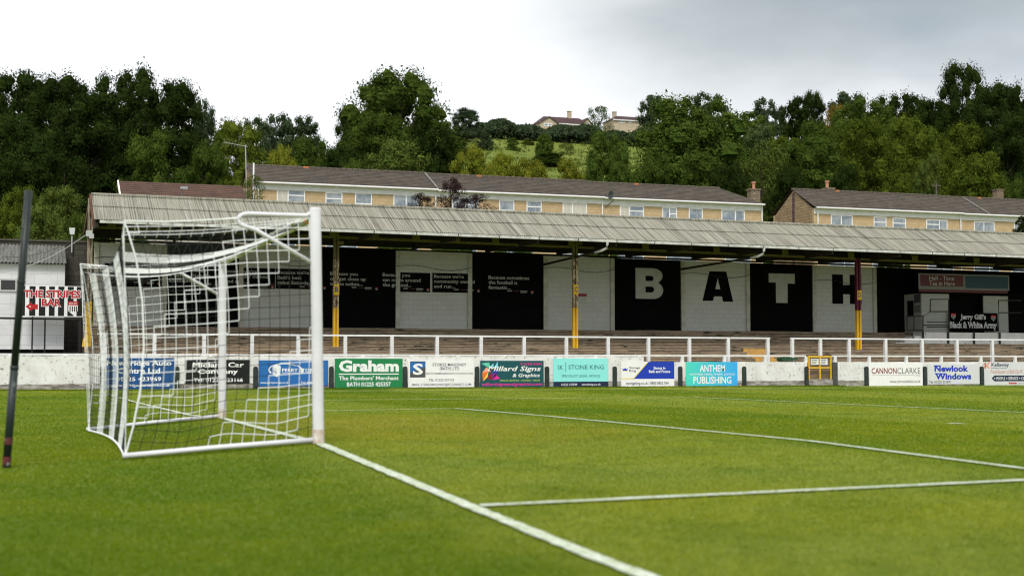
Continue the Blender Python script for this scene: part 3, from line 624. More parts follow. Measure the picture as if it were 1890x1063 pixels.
corr(SX0, SX1, lambda x: (EY-.06, z_e(x)), lambda x: (EY+1.45, z_e(x)+(z_r(x)-z_e(x))*.55), 0, mb)
corr(SX0, SX1, lambda x: (EY+1.35, z_e(x)+(z_r(x)-z_e(x))*.52+.022), lambda x: (RYG, z_r(x)), 0, mb)
corr(SX0, SX1, lambda x: (RYG, z_r(x)), lambda x: (BYB, z_r(x)-1.29), 0, mb, seg=3)
mb.build('roof_sheet', M_roof, stand, smooth=True)
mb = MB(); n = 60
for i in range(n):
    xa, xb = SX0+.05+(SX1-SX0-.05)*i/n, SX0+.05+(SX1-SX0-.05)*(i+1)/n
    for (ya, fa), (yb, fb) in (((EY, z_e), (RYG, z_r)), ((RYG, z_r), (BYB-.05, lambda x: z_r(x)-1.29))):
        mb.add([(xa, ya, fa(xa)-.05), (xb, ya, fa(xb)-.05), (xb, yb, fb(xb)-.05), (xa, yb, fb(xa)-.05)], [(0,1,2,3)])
mb.build('roof_underside', M_under, stand)
M_gut = mat('pale_grey_gutter', (.55, .56, .54), (.30, .30, .27), scale=3, rough=.6, lo=.4, hi=.7)
mb = MB(); x = SX0+.2
while x < SX1-1.9:
    xb = x+1.83; mb.add([(x, EY-.16, z_e(x)-.03), (xb-.03, EY-.16, z_e(xb)-.03), (xb-.03, EY-.16, z_e(xb)-.14), (x, EY-.16, z_e(x)-.14), (x, EY-.04, z_e(x)-.14), (xb-.03, EY-.04, z_e(xb)-.14), (x, EY-.04, z_e(x)-.02), (xb-.03, EY-.04, z_e(xb)-.02)],
        [(0,1,2,3), (3,2,5,4), (4,5,7,6), (0,3,4,6), (1,7,5,2)])
    mb.box(xb-.035, xb+.005, EY-.165, EY-.035, z_e(xb)-.15, z_e(xb)-.025, 1); x = xb
mb.build('gutter', [M_gut, plain('gutter_joint', (.05, .05, .05))], stand)
mb = MB(); n = 40
for i in range(n):
    xa, xb = SX0+(SX1-SX0)*i/n, SX0+(SX1-SX0)*(i+1)/n
    mb.tube([(xa, RYG, z_r(xa)+.03), (xb, RYG, z_r(xb)+.03)], .07, 8)
mb.build('ridge_cap', M_roof, stand)
M_olive = mat('olive_steel_paint', (.16, .145, .04), (.09, .08, .03), scale=5, rough=.7, c3=(.14, .06, .03), s3=8, t3=(.6, .68))
# lattice beam along the columns
ch = lambda x: 6.30+(6.11-6.30)*(x-9)/16
mb = MB(); n = 40
for i in range(n):
    xa, xb = SX0+(SX1-SX0)*i/n, SX0+(SX1-SX0)*(i+1)/n
    for f in (lambda x: ch(x)-.0, lambda x: z_r(x)-.22):
        mb.add([(xa, CY-.05, f(xa)-.05), (xb, CY-.05, f(xb)-.05), (xb, CY-.05, f(xb)+.05), (xa, CY-.05, f(xa)+.05), (xa, CY+.05, f(xa)-.05), (xb, CY+.05, f(xb)-.05), (xb, CY+.05, f(xb)+.05), (xa, CY+.05, f(xa)+.05)], [(0,1,2,3), (5,4,7,6), (3,2,6,7), (1,0,4,5)])
x = 8.0-1.84*4
while x < 61:
    zc, zt_ = ch(x)+.05, z_r(x)-.27
    mb.box(x-.03, x+.03, CY-.03, CY+.03, zc+.28, zt_)
    mb.box(x-.17, x+.17, CY-.07, CY-.052, zc-.06, zc+.26)
    for s_ in (-1, 1): mb.tube([(x+.1*s_, CY, zc+.2), (x+.86*s_, CY, zt_)], .028, 4)
    x += 1.84
mb.build('lattice_beam', M_olive, stand)
# rafters and purlins
M_dark = mat('dark_timber', (.035, .03, .02), (.02, .018, .012), scale=5, rough=.9)
for x in [-.05+1.84*2*i for i in range(17)]:
    mb = MB(); mb.prismx([(EY+.05, z_e(x)-.30), (EY+.05, z_e(x)-.07), (RYG, z_r(x)-.07), (BYB-.1, z_r(x)-1.31), (BYB-.1, z_r(x)-1.44), (CY+.1, ch(x)-.08), (CY-.1, ch(x)-.08)], x-.04, x+.04); mb.build('rafter', M_dark, stand)
mb = MB(); n = 30
for y_, f in ((39.5, lambda x: z_e(x)+.30), (40.4, lambda x: z_e(x)+.72), (42.4, lambda x: z_r(x)-.42), (43.6, lambda x: z_r(x)-.72), (45.0, lambda x: z_r(x)-1.03), (BYB-.1, lambda x: z_r(x)-1.41)):
    mb = MB()
    for i in range(n):
        xa, xb = SX0+.1+(SX1-SX0-.1)*i/n, SX0+.1+(SX1-SX0-.1)*(i+1)/n
        mb.add([(xa, y_-.04, f(xa)-.09), (xb, y_-.04, f(xb)-.09), (xb, y_-.04, f(xb)+.0), (xa, y_-.04, f(xa)+.0), (xa, y_+.04, f(xa)-.09), (xb, y_+.04, f(xb)-.09)], [(0,1,2,3), (1,0,4,5)])
    mb.build('purlin', M_dark, stand)
# terrace steps
zt0, zt1, ty0, ty1 = .50, 2.47, 37.42, BW
NS = 13; M_conc = mat('brown_stained_concrete', (.34, .255, .17), (.18, .135, .09), scale=1.6, stretch=(1, 1, 3), rough=.95, bump=.4, bscale=12, lo=.38, hi=.66, c3=(.045, .042, .026), s3=.9, t3=(.57, .66))
M_stepshade = mat('step_shadow_line', (.035, .028, .02), (.07, .055, .04), scale=3, rough=1)  # shadow line between steps, painted as a dark strip at each riser foot
M_conct = mat('terrace_tread', (.34, .28, .21), (.22, .18, .13), scale=2.0, rough=.95, c3=(.05, .045, .03), s3=1.3, t3=(.56, .68))
mb = MB(); rs = (zt1-zt0)/NS; ts = (ty1-ty0)/NS
rr = random.Random(5)
for i in range(NS):
    y0_, z0_ = ty0+ts*i, zt0+rs*i
    n = 34; xa = SX0-.1
    for k in range(n):
        x0_, x1_ = xa+(62-xa)*k/n, xa+(62-xa)*(k+1)/n; dz = rr.uniform(-.012, .012); dy = rr.uniform(-.012, .012)
        zc2 = z0_+.035+rr.uniform(-.012, .012)
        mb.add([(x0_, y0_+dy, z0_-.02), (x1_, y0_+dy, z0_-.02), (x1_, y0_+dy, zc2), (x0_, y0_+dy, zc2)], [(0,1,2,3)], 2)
        mb.add([(x0_, y0_+dy, zc2), (x1_, y0_+dy, zc2), (x1_, y0_+dy, z0_+rs-.03+dz), (x0_, y0_+dy, z0_+rs-.03+dz)], [(0,1,2,3)])
        mb.add([(x0_, y0_-.025+dy, z0_+rs-.03+dz), (x1_, y0_-.025+dy, z0_+rs-.03+dz), (x1_, y0_-.025+dy, z0_+rs+dz), (x0_, y0_-.025+dy, z0_+rs+dz), (x1_, y0_+ts+.03, z0_+rs+dz), (x0_, y0_+ts+.03, z0_+rs+dz)], [(0,1,2,3), (3,2,4,5)], 1)
        mb.add([(x0_, y0_-.025+dy, z0_+rs-.03+dz), (x1_, y0_-.025+dy, z0_+rs-.03+dz), (x1_, y0_+.01+dy, z0_+rs-.03+dz), (x0_, y0_+.01+dy, z0_+rs-.03+dz)], [(3,2,1,0)], 1)
mb.box(SX0-.1, 62, WY+.26, ty0+.02, -.3, zt0)
mb.add([(SX0-.1, ty0, zt0-1), (SX0-.1, ty1, zt0-1), (SX0-.1, ty1, zt1), (SX0-.1, ty0, zt0)], [(0,1,2,3)])
mb.build('terrace_steps', [M_conc, M_conct, M_stepshade], stand)
# yellow painted aisle
mb = MB()
for px0, px1, k in ((1372, 1413, 6), (1378, 1413, 5), (1388, 1428, 4), (1394, 1436, 3), (1404, 1438, 2), (1418, 1440, 1)):
    y_ = ty0+ts*k-.04; a, b_ = PY(px0, 640, y_).x, PY(px1, 640, y_).x
    mb.box(a, b_, y_-.004, y_+.001, zt0+rs*k+.0, zt0+rs*(k+1)-.005)
    mb.box(a, b_, y_-.003, y_+.2, zt0+rs*(k+1)+.014, zt0+rs*(k+1)+.018)
mb.build('painted_aisle_edges', mat('worn_yellow_step_paint', (.60, .33, .06), (.40, .25, .10), scale=6, rough=.9, c3=(.15, .12, .08), s3=16, t3=(.6, .68)), stand)
# columns
M_peel = mat('peeling_column_paint', (.50, .42, .28), (.14, .085, .045), scale=9, stretch=(1, 1, .7), rough=.9, bump=.4, bscale=30, lo=.42, hi=.56)
M_maroon = mat('maroon_paint', (.11, .008, .03), (.08, .006, .02), scale=4, rough=.5)
def column(px, ybase, letter, style):
    a = PY(px, ybase, CY); x, zb = a.x, a.z-.15; zy = PY(px, 568 if style != 'D' else 573, CY).z; zc = ch(x)-.05; zo = PY(px, 458, CY).z
    mb = MB(); M = {'D': [M_yellow, M_maroon, M_black], '': [M_yellow, M_peel, M_olive]}.get(style, [M_yellow, M_peel, M_olive])
    for z0_, z1_, mi in ((zb, zy, 0), (zy, zo-.5, 1), (zo-.5, zc+.95, 2)):
        mb.box(x-.11, x-.03, CY-.09, CY+.09, z0_, z1_, mi); mb.box(x+.03, x+.11, CY-.13, CY+.09, z0_, z1_, mi); mb.box(x-.03, x+.03, CY-.02, CY+.02, z0_, z1_, mi)
    c_ = mb.build('column', M, stand)
    if letter:
        p = PY(px, 535 if letter != 'D' else 545, CY-.14)
        mb = MB(); mb.box(x-.12, x+.12, CY-.15, CY-.132, p.z-.22, p.z+.24); put(mb, text_geo(letter, .03), (x-.075, x+.075, p.z-.10, p.z+.14), CY-.152, 1)
        mb.build('letter_plate', [M_yellow, plain('plate_blue', (.02, .06, .16))], c_)
    mb = MB(); mb.box(x+.02, x+.30, CY-.2, CY-.06, zo+.15, zo+.28); mb.build('lamp_box', M_olive, c_)
for a in ((619, 643, 'B', ''), (1061, 645, 'C', ''), (1584.5, 649, 'D', 'D'), (2040, 652, '', '')): column(*a)
# corner post and gable board at the left end
a = PY(163, 640, CY); x = a.x
mb = MB(); zy = PY(163, 557, CY).z; zz = PY(165, 362, CY).z
mb.box(x-.13, x+.10, CY-.10, CY+.10, a.z-.2, zy, 0); mb.add([(x-.26, CY-.1, a.z), (x-.13, CY-.1, a.z), (x-.13, CY-.1, a.z+.45), (x-.22, CY-.1, a.z+.3)], [(0,1,2,3)], 0)
mb.box(x-.10, x-.01, CY-.09, CY+.09, zy, zz-.1, 1); mb.box(x+.02, x+.10, CY-.07, CY+.09, zy, zz-.9, 1)
co = mb.build('column', [M_yellow, mat('grey_weathered_timber', (.34, .30, .24), (.13, .09, .06), scale=4, stretch=(3, 3, .5), rough=.95, lo=.4, hi=.6)], stand)
zb_ = PY(166, 431, CY-.15).z
mb = MB(); mb.box(x-.17, x+.08, CY-.2, CY-.11, zb_-.12, zb_+.12); mb.box(x-.05, x+.14, CY-.24, CY-.18, zb_-.2, zb_-.02); mb.build('cable_bracket', plain('galvanised_bracket', (.5, .52, .54)), co)
mb = MB(); mb.prismx([(EY-.05, z_e(0)-.28), (EY-.05, z_e(0)+.0), (RYG, z_r(0)+.05), (BYB, z_r(0)-1.08), (BYB, z_r(0)-1.30), (RYG, z_r(0)-.25)], SX0-.07, SX0-.02)
mb.build('barge_board', mat('rotten_red_timber', (.16, .055, .03), (.05, .03, .02), scale=5, rough=.95), stand)
# downpipes
M_pipe = mat('white_downpipe', (.62, .63, .63), (.4, .4, .38), scale=6, rough=.6)
for p0, p1 in ((1121, 1001), (1410, 1258)):
    e = PY(p0, 445, EY-.1); x = e.x; z = z_e(x)-.14; q = PY(p1, 489 if p0 < 1300 else 497, BW-.2)
    mb = MB(); mb.tube([(x, EY-.1, z+.05), (x, EY-.1, z-.12), (x-.02, EY-.05, z-.26), (x-.16, EY+.15, z-.36), (x-.35, EY+.5, z-.42)], .06, 8, 0); mb.tube([(x-.35, EY+.5, z-.42), (q.x, BW-.2, q.z)], .055, 8, 1)
    mb.build('downpipe', [M_pipe, M_dark], stand, smooth=True)

# back wall panels
M_blkw = brick_mat('white_painted_blockwork', (.52, .53, .50), (.485, .495, .47), (.38, .385, .35), .46, .235, .008, (.44, .44, .39), bump=.5)
M_pill = mat('white_wall_pillar', (.50, .49, .43), (.36, .35, .29), scale=4, rough=.9)
M_let_w = mat('painted_white_letter', (.40, .41, .37), (.34, .35, .31), scale=2.5, rough=.8)
PB = [172, 306, 440, 592, 730, 870, 1003, 1133, 1257, 1383, 1500, 1617]
PXs = [PY(p, 600, BW).x for p in PB]
shades = 'wkwkwkwkwkw'
zbase = zt1-.4
panels = []
def wtop(x, k): return z_w(x)+{0: -.1, 2: .05}.get(k, 0)
for k in range(len(PXs)-1):
    x0_, x1_ = PXs[k], PXs[k+1]; wh = shades[k] == 'w'
    mb = MB(); mb.add([(x0_, BW, zbase), (x1_, BW, zbase), (x1_, BW, wtop(x1_, k)), (x0_, BW, wtop(x0_, k)), (x0_, BW+.22, wtop(x0_, k)), (x1_, BW+.22, wtop(x1_, k)), (x1_, BW+.22, -.3), (x0_, BW+.22, -.3)], [(0,1,2,3), (3,2,5,4), (4,5,6,7), (0,3,4,7), (2,1,6,5)])
    o = mb.build('wall_panel', M_blkw if wh else M_black, stand); panels.append(o)
    if wh:
        for xp in (x0_+.09, x1_-.09):
            mb = MB(); mb.box(xp-.10, xp+.10, BW-.09, BW-.003, zbase, wtop(xp, k)-.02); mb.build('wall_pillar', M_pill, o)
xe = PXs[-1]
mb = MB(); mb.add([(xe, BW, zbase), (62, BW, zbase), (62, BW, z_w(62)), (xe, BW, z_w(xe)), (xe, BW+.22, z_w(xe)), (62, BW+.22, z_w(62)), (62, BW+.22, -.3), (xe, BW+.22, -.3)], [(0,1,2,3), (3,2,5,4), (4,5,6,7), (0,3,4,7)])
mb.build('wall_panel', M_black, stand)
LY = BW-.006
def lrect(x0, x1, y0, y1):
    a, b_ = PY(x0, (y0+y1)/2, LY), PY(x1, (y0+y1)/2, LY); xm = (x0+x1)/2
    return (a.x, b_.x, PY(xm, y1, LY).z, PY(xm, y0, LY).z)
def letter(polys, rect, m, panel):
    mb = MB(); put(mb, shape_geo(polys), lrect(*rect), LY, 0, fit=False); mb.build('painted_letter', m, panel)
Bo = [(0, 0), (.60, 0)]+arc(.66, .28, .34, .28, -pi/2, pi*.42, 10)+arc(.64, .75, .34, .25, -pi*.34, pi/2, 10)+[(0, 1)]
Bh1 = [(.36, .21), (.56, .21)]+arc(.58, .305, .09, .095, -pi/2, pi/2, 6)+[(.36, .40)]
Bh2 = [(.36, .58), (.55, .58)]+arc(.57, .665, .08, .085, -pi/2, pi/2, 6)+[(.36, .75)]
letter([Bo, Bh1, Bh2], (1173, 1224, 495, 551.5), M_let_w, panels[7])
letter([[(0, .02), (.34, .02), (.38, .17), (.63, .17), (.67, .0), (1, 0), (.78, 1), (.23, 1)], [(.42, .41), (.58, .41), (.50, .78)]], (1296.5, 1353, 501, 556.5), M_black, panels[8])
letter([[(.27, 0), (.72, 0), (.72, .665), (1, .665), (1, 1), (0, 1), (0, .69), (.27, .69)]], (1419, 1467, 505, 559), M_let_w, panels[9])
letter([[(0, 0), (.37, 0), (.37, .33), (.60, .33), (.60, 0), (1, 0), (1, 1), (.60, 1), (.60, .65), (.37, .65), (.37, 1), (0, 1)]], (1536, 1590, 507, 561), M_black, panels[10])
for x0_, x1_, z_ in ((PXs[4], PXs[5], 5.35), (PXs[6], PXs[7], 5.42), (PXs[8], PXs[9], 5.3), (PXs[10], PXs[11], 5.1), (PXs[2], PXs[3], 5.4), (PXs[0], PXs[1], 5.4)):
    mb = MB(); mb.tube([(x0_+(x1_-x0_)*i/8, BW-.11, z_+.10*sin(i*.8)-.08*sin(pi*i/8)) for i in range(9)], .012, 5)
    mb.build('wall_cable', plain('black_cable', (.01, .01, .01)), stand)
# notices by column C
a = PY(1075, 545, BW-.02)
mb = MB(); mb.box(a.x-.35, a.x+.22, BW-.03, BW-.004, a.z-.06, a.z+.08, 0); mb.box(a.x-.33, a.x+.2, BW-.03, BW-.004, a.z-.42, a.z-.09, 1); mb.build('notice_plate', [plain('notice_red', (.22, .02, .03)), plain('notice_pale', (.42, .43, .40))], stand)

# slogan boards on the back wall
SG = 'black slogan boards on the stand back wall'
def crest(b, x, y, s=1.0, zoom=1.0):
    b.poly([(x-3*s, y-3.6*s), (x-3*s, y+1*s), (x, y+4.2*s), (x+3*s, y+1*s), (x+3*s, y-3.6*s)], 'cream', 1, 'crest'); b.poly(R4(x-3*s, x+3*s, y-3.6*s, y-1.2*s), 'red', 2, 'crest')
    for k in (-1.6, 0.2, 1.9): b.poly(R4(x+k*s-.45*s, x+k*s+.45*s, y-.6*s, y+2.4*s), 'black', 2, 'crest')
def slogan(rect, lines, tx, ws, y0, lh, logo, label):
    b = Board('slogan_board', label, 'slogan board', BW-.05, 1, 0, 1, 0, rect, SG, M_black, .04)
    for i, (s_, w_) in enumerate(zip(lines, ws)):
        d = 1.9 if any(c in s_ for c in 'gypq') else 0
        b.text(s_, tx, tx+w_, y0+lh*i, y0+lh*i+6.6+d, 'cream', .022)
    lx, ly = logo
    b.poly(R4(lx-46, lx-37, ly-2.8, ly-1.2), 'cream', 1, 'sponsor_line'); b.poly(R4(lx-34, lx-24, ly-2.3, ly-1.1), 'dimred', 1, 'sponsor_line'); b.poly(R4(lx-22, lx-9, ly-2.6, ly-.8), 'cream', 1, 'sponsor_line'); b.poly(R4(lx-22, lx-10, ly+.4, ly+1.6), 'dim', 1, 'sponsor_line')
    crest(b, lx, ly, .75); b.done()
slogan((193, 301, 487, 529), ['Because you', 'can get close up', 'to the action...'], 198.5, [54, 71, 64], 491.0, 9.6, (293, 523), 'black board about getting close up, leftmost, seen through the goal net')
slogan((304, 406, 490, 530.5), ["Because there's", 'a family-friendly', 'atmosphere...'], 312, [68, 76, 60], 495.5, 9.6, (399, 525), 'black board about a family-friendly atmosphere, left of far goal post')
slogan((408, 507.5, 494.5, 532.5), ["Because we're", 'community owned', 'and run...'], 414.5, [59, 80, 42], 497.5, 9.4, (503, 529.5), 'black community owned board, right of far goal post behind the net')
slogan((509.5, 603, 496.5, 533.5), ["Because we're", "Bath's best", 'value Saturday'], 512, [58.5, 44, 62], 500, 9.4, (599.3, 531), 'black best value Saturday board beside the near goal post')
slogan((604.5, 700, 498.5, 537), ['Because you', 'can get close up', 'to the action...'], 609, [51, 66, 60], 502.5, 9.2, (695, 532.5), 'black board about getting close up, crossed by yellow column B')
slogan((702, 794, 503, 538.8), ['Because you', 'can move around', 'the ground...'], 706, [50.5, 70, 53], 504.5, 9.2, (790, 534.5), 'black board about moving around the ground, on the unobstructed white panel')
slogan((798.5, 888, 504.8, 540), ["Because we're", 'community owned', 'and run...'], 801, [55, 75, 39], 507.2, 9.2, (883.3, 536.5), 'black community owned board half on the white panel, half on black')
slogan((896, 990, 506.5, 543), ['Because sometimes', 'the football is', 'fantastic...'], 901.5, [75, 53, 41], 509.4, 9.1, (982, 539), 'black board about sometimes fantastic football, rightmost of the slogans')

# tea kiosk at the right -----------------------------------------------
KY = 43.1
k0, k1 = PY(1701, 575, KY), PY(1861, 575, KY); zk0, zk1 = PY(1720, 606, KY).z-.2, PY(1720, 542, KY).z
M_kw = mat('kiosk_white_boards', (.36, .37, .34), (.30, .31, .28), scale=2, stretch=(1, 1, 6), rough=.8)
kio = thing('tea_kiosk', 'dark tea kiosk with white side panels under the right of the stand', 'kiosk', ((k0.x+k1.x)/2, KY+.7, zk0))
xa, xb = PY(1752, 575, KY).x, PY(1815.6, 575, KY).x
mb = MB(); mb.box(k0.x, xa, KY, KY+.06, zk0, zk1); mb.build('front_panel', M_kw, kio)
mb = MB(); mb.box(xb, k1.x, KY, KY+.06, zk0, zk1-.06); mb.build('front_panel', M_kw, kio)
mb = MB(); mb.box(k0.x, k0.x+.06, KY+.062, BW-.01, zk0, zk1); mb.build('side_panel', M_kw, kio)
mb = MB(); mb.box(k0.x-.05, 50, KY-.05, BW-.01, zk1, zk1+.10); mb.box(k1.x+.003, 50, KY-.04, KY+.05, zk0, zk1); mb.build('canopy', M_black, kio)
mb = MB(); mb.box(xa, xb, KY+.45, KY+.50, zk0, zk1); mb.build('hatch_back', M_black, kio)
mb = MB(); zc_ = PY(1780, 580, KY).z; mb.box(xa+.003, xb-.003, KY-.02, KY+.44, zc_-.06, zc_); mb.box(xa+.003, xb-.003, KY+.0, KY+.05, zk0, zc_-.062); mb.build('counter', M_black, kio)
mb = MB()
for z_ in (.25, .5): mb.box(k0.x+.3, xa-.05, KY-.004, KY+.001, zk0+z_, zk0+z_+.04)
mb.build('panel_trim', M_black, kio)
# posters on the kiosk's side wall
for i, (x_, z0_, z1_, c_) in enumerate(((1676, 555, 585, 'black'), (1692, 543, 559, 'dgrey'), (1692.5, 563, 577, 'dim'))):
    yv = KY+.35 if x_ > 1690 else KY+.95
    zz0, zz1 = PY(x_, z1_, yv).z, PY(x_, z0_, yv).z
    mb = MB(); mb.box(k0.x-.012, k0.x-.001, yv-.27, yv+.27, zz0, zz1); mb.build('poster', cmat(c_), kio)
# sign above the kiosk
b = Board('tea_sign', 'framed red and blue half-time tea sign above the kiosk hatch', 'sign', KY-.12, 5.904, 1640, 5.904, 480, (328, 1315, 155, 325), None, 'dim', .05)
b.poly(R4(345, 808, 170, 292), 'dimred', 1, 'red_field'); b.poly(R4(830, 1300, 172, 305), 'cyan', 1, 'blue_field')
b.text('Half - Time', 440, 710, 180, 228, 'cream', .014); b.text('Tea in Here', 440, 715, 235, 285, 'cream', .014); b.done()
mb = MB(); z_ = b.z0; mb.box(b.x0+.02, b.x1-.1, KY-.11, KY-.08, z_-.14, z_-.003); mb.build('lower_strip', cmat('dimred'), b.t)
b = Board('team_banner', 'black banner with white outlined two-line lettering on the kiosk counter', 'banner', KY-.20, 5.904, 1640, 5.904, 480, (662, 1190, 575, 772), None, M_black, .02)
for bo, c_, lf in ((.035, 'white', 1), (-.016, 'black', 2)):
    e = 0 if lf == 1 else 4
    b.text("Jerry Gill's", 782+e, 1060-e, 590+e, 662-e, c_, bo, 0, lf); b.text('Black & White Army', 668+e, 1178-e, 672+e, 762-e, c_, bo, 0, lf)
crest(b, 708, 614, 8.2); crest(b, 1142, 628, 8.2); b.done()
# white platform in front of the kiosk
PYY = 41.95
p0, p1 = PY(1704, 637, PYY), PY(1704, 613, PYY)
pl = thing('white_platform', 'white painted concrete platform and steps below the kiosk', 'platform', (p0.x+2, PYY, p0.z))
mb = MB(); mb.box(p0.x, 60, PYY, KY-.3, p0.z-.1, p1.z); mb.build('platform_block', mat('white_platform_paint', (.62, .62, .61), (.52, .52, .50), scale=2, rough=.9, c3=(.06, .055, .04), s3=3, t3=(.64, .7)), pl)
for i, (pxa, zf) in enumerate(((1688, .66), (1670, .42), (1654, .16))):
    xq = PY(pxa, 630, PYY).x; xn = p0.x if i == 0 else PY((1688, 1670)[i-1], 630, PYY).x
    mb = MB(); mb.box(xq, xn-.002, PYY+.02, KY-.3, p0.z-.1, p0.z+(p1.z-p0.z)*zf+.03); mb.build('step', MATS['white_platform_paint'], pl)
hr = thing('black_handrail', 'black tubular handrails on the white platform by the kiosk', 'handrail', (p0.x+1, PYY+.2, p1.z))
M_tub = plain('black_tube', (.008, .008, .008))
mb = MB()
for px_ in (1703.5, 1750, 1797.5, 1845): x_ = PY(px_, 620, PYY-.03).x; mb.box(x_-.05, x_+.05, PYY-.06, PYY-.004, p0.z-.1, p1.z+.03)
mb.build('post_base', M_tub, hr)
hy_ = PYY+.1
P_ = lambda a, b_: tuple(PY(a, b_, hy_))
mb = MB(); mb.tube([P_(1703.5, 612), P_(1703.5, 584), P_(1717, 575), P_(1717, 552.5), P_(1751, 552.5), P_(1751, 612)], .035, 8); mb.tube([P_(1717, 575), P_(1751, 575)], .03, 8); mb.tube([P_(1703.5, 600), P_(1751, 600)], .03, 8); mb.build('rail', M_tub, hr)
mb = MB(); mb.tube([P_(1843, 612), P_(1843, 554.5), P_(1885, 554.5)], .035, 8); mb.tube([P_(1843, 577), P_(1885, 577)], .03, 8); mb.build('rail', M_tub, hr)
mb = MB(); mb.tube([P_(1674, 584), P_(1674, 610)], .03, 8); mb.tube([P_(1687, 584), P_(1687, 610)], .03, 8); mb.tube([P_(1674, 584), P_(1703, 583)], .03, 8); mb.tube([P_(1674, 610), P_(1703, 609)], .03, 8); mb.build('rail', M_tub, hr)
# green bin on the terrace front
ga = PY(1438, 664, 37.0); gb = PY(1468, 664, 37.0)
gbx = thing('green_box', 'dark green plastic box with sloping lid behind the wall by the gate', 'box', ((ga.x+gb.x)/2, 37.0, .5))
mb = MB(); mb.prism([(ga.x+.1, .5), (gb.x-.15, .5), (gb.x-.1, .98), (ga.x+.05, .98)], 36.75, 37.2); mb.build('bin_body', plain('green_plastic', (.010, .045, .018)), gbx)
mb = MB(); mb.prism([(ga.x, .985), (gb.x, 1.02), (gb.x-.1, 1.10), (ga.x+.3, 1.16), (ga.x, 1.12)], 36.7, 37.22); mb.build('lid', plain('green_plastic_lid', (.015, .07, .03)), gbx)

# ================================================================== LEFT: shed, walls, sign
AX0, AX1 = -14.0, SX0-.12
mb = MB()
prof = [(WY+.26, .55), (38.2, .55), (38.2, .72), (39.4, .74), (39.4, .92), (40.6, .95), (40.6, 1.12), (43.6, 1.3), (46.5, 1.4), (46.5, -.4), (WY+.26, -.4)]
mb.prismx(prof, AX0, AX1)
tag(mb.build('side_terrace', mat('dark_asphalt_terrace', (.055, .05, .045), (.10, .09, .075), scale=1.5, rough=.95, bump=.3)), 'dark stepped asphalt terrace below the white shed at left', 'terrace', kind='structure')
SHY = 43.0
s0 = PY(119, 560, SHY); ze_, zb_ = PY(60, 487, SHY).z, 1.1
shed = thing('white_shed', 'white painted block shed with grey corrugated roof at far left', 'shed', (s0.x-3, SHY+1, 1.2))
mb = MB(); mb.box(-16, s0.x, SHY, SHY+2.4, zb_+.35, ze_, 0); mb.box(-16, s0.x-.01, SHY+.01, SHY+2.39, zb_-.3, zb_+.35, 1); mb.build('wall', [brick_mat('white_shed_blocks', (.66, .67, .68), (.62, .63, .64), (.50, .50, .50), .9, .42, .012, (.52, .52, .52)), M_black], shed)
mb = MB(); ztop_ = PY(60, 452, SHY+2.2).z
corr(-16, s0.x+.05, lambda x: (SHY-.25, ze_+.02), lambda x: (SHY+2.3, ztop_), 0, mb, pitch=.146, amp=.03, seg=6)
mb.build('roof', mat('grey_fibre_cement', (.15, .15, .14), (.08, .08, .072), scale=3, stretch=(2, .5, .5), rough=.9, c3=(.33, .32, .28), s3=7, t3=(.6, .68)), shed, smooth=True)
wa, wb = PY(2, 517, SHY-.01), PY(28, 535, SHY-.01)
mb = MB(); mb.box(wa.x-.08, wb.x+.08, SHY-.05, SHY-.003, wb.z-.07, wa.z+.07); wf = mb.build('window', plain('shed_window_frame', (.5, .5, .48)), shed)
mb = MB(); mb.box(wa.x, wb.x, SHY-.058, SHY-.052, wb.z, wa.z); mb.build('pane', mat('dark_glass', (.02, .02, .02), rough=.15, spec=.5), wf)
dw = thing('block_wall', 'tall dark weathered concrete block wall behind the shed', 'wall', (-2, 45.6, 1.3))
mb = MB(); zz = PY(80, 446, 45.6).z; mb.box(-20, PXs[0]-.02, 45.6, 45.85, 1.0, zz)
mb.build('wall_face', brick_mat('dark_blocks', (.075, .07, .058), (.055, .05, .042), (.03, .028, .022), .45, .225, .012, (.03, .028, .022)), dw)
mb = MB(); mb.box(-20, PXs[0]-.02, 45.55, 45.9, zz+.002, zz+.08); mb.build('coping', mat('dark_coping', (.10, .09, .07), (.06, .055, .04), scale=5, rough=.95), dw)
# stripes bar sign
b = Board('bar_sign', 'black and white striped bar sign with red lettering and arrow', 'sign', 42.1, 3.545, 0, 3.545, 380, (128, 543, 523, 725), None, 'white', .04)
for x0_, x1_ in ((133, 164), (191, 231), (254, 296), (319, 357), (379, 419), (441, 481), (501, 538)): b.poly(R4(x0_, x1_, 527, 720), 'black', 1, 'stripes')
for bo, c_, lf in ((.075, 'white', 2), (.035, 'red', 3)):
    e = 0 if lf == 2 else 4
    b.text('THE STRIPES', 150+e, 532-e, 548+e, 605-e, c_, bo, .0, lf); b.text('BAR', 268+e, 402-e, 604+e, 660-e, c_, bo, 0, lf)
b.poly([(167, 660), (207, 630), (207, 645), (247, 645), (247, 677), (207, 677), (207, 692)], 'red', 2, 'arrow'); b.poly([(188, 660), (200, 655), (200, 666)], 'white', 3, 'arrow')
b.poly([(447, 640), (447, 685), (478, 713), (509, 685), (509, 640)], 'white', 2, 'crest'); b.poly(R4(445, 511, 622, 648), 'red', 3, 'crest'); b.text('BATH CITY', 453, 503, 630, 642, 'white', .01, 0, 4, 'crest')
for x_ in (455, 470, 485, 498): b.poly(R4(x_, x_+7, 655, 690), 'black', 3, 'crest')
b.done()
for px_ in (60, 146):
    x_ = PY(px_, 590, 42.13).x; mb = MB(); mb.box(x_-.03, x_+.03, 42.145, 42.2, .9, b.z1); mb.build('sign_post', M_tub, b.t)
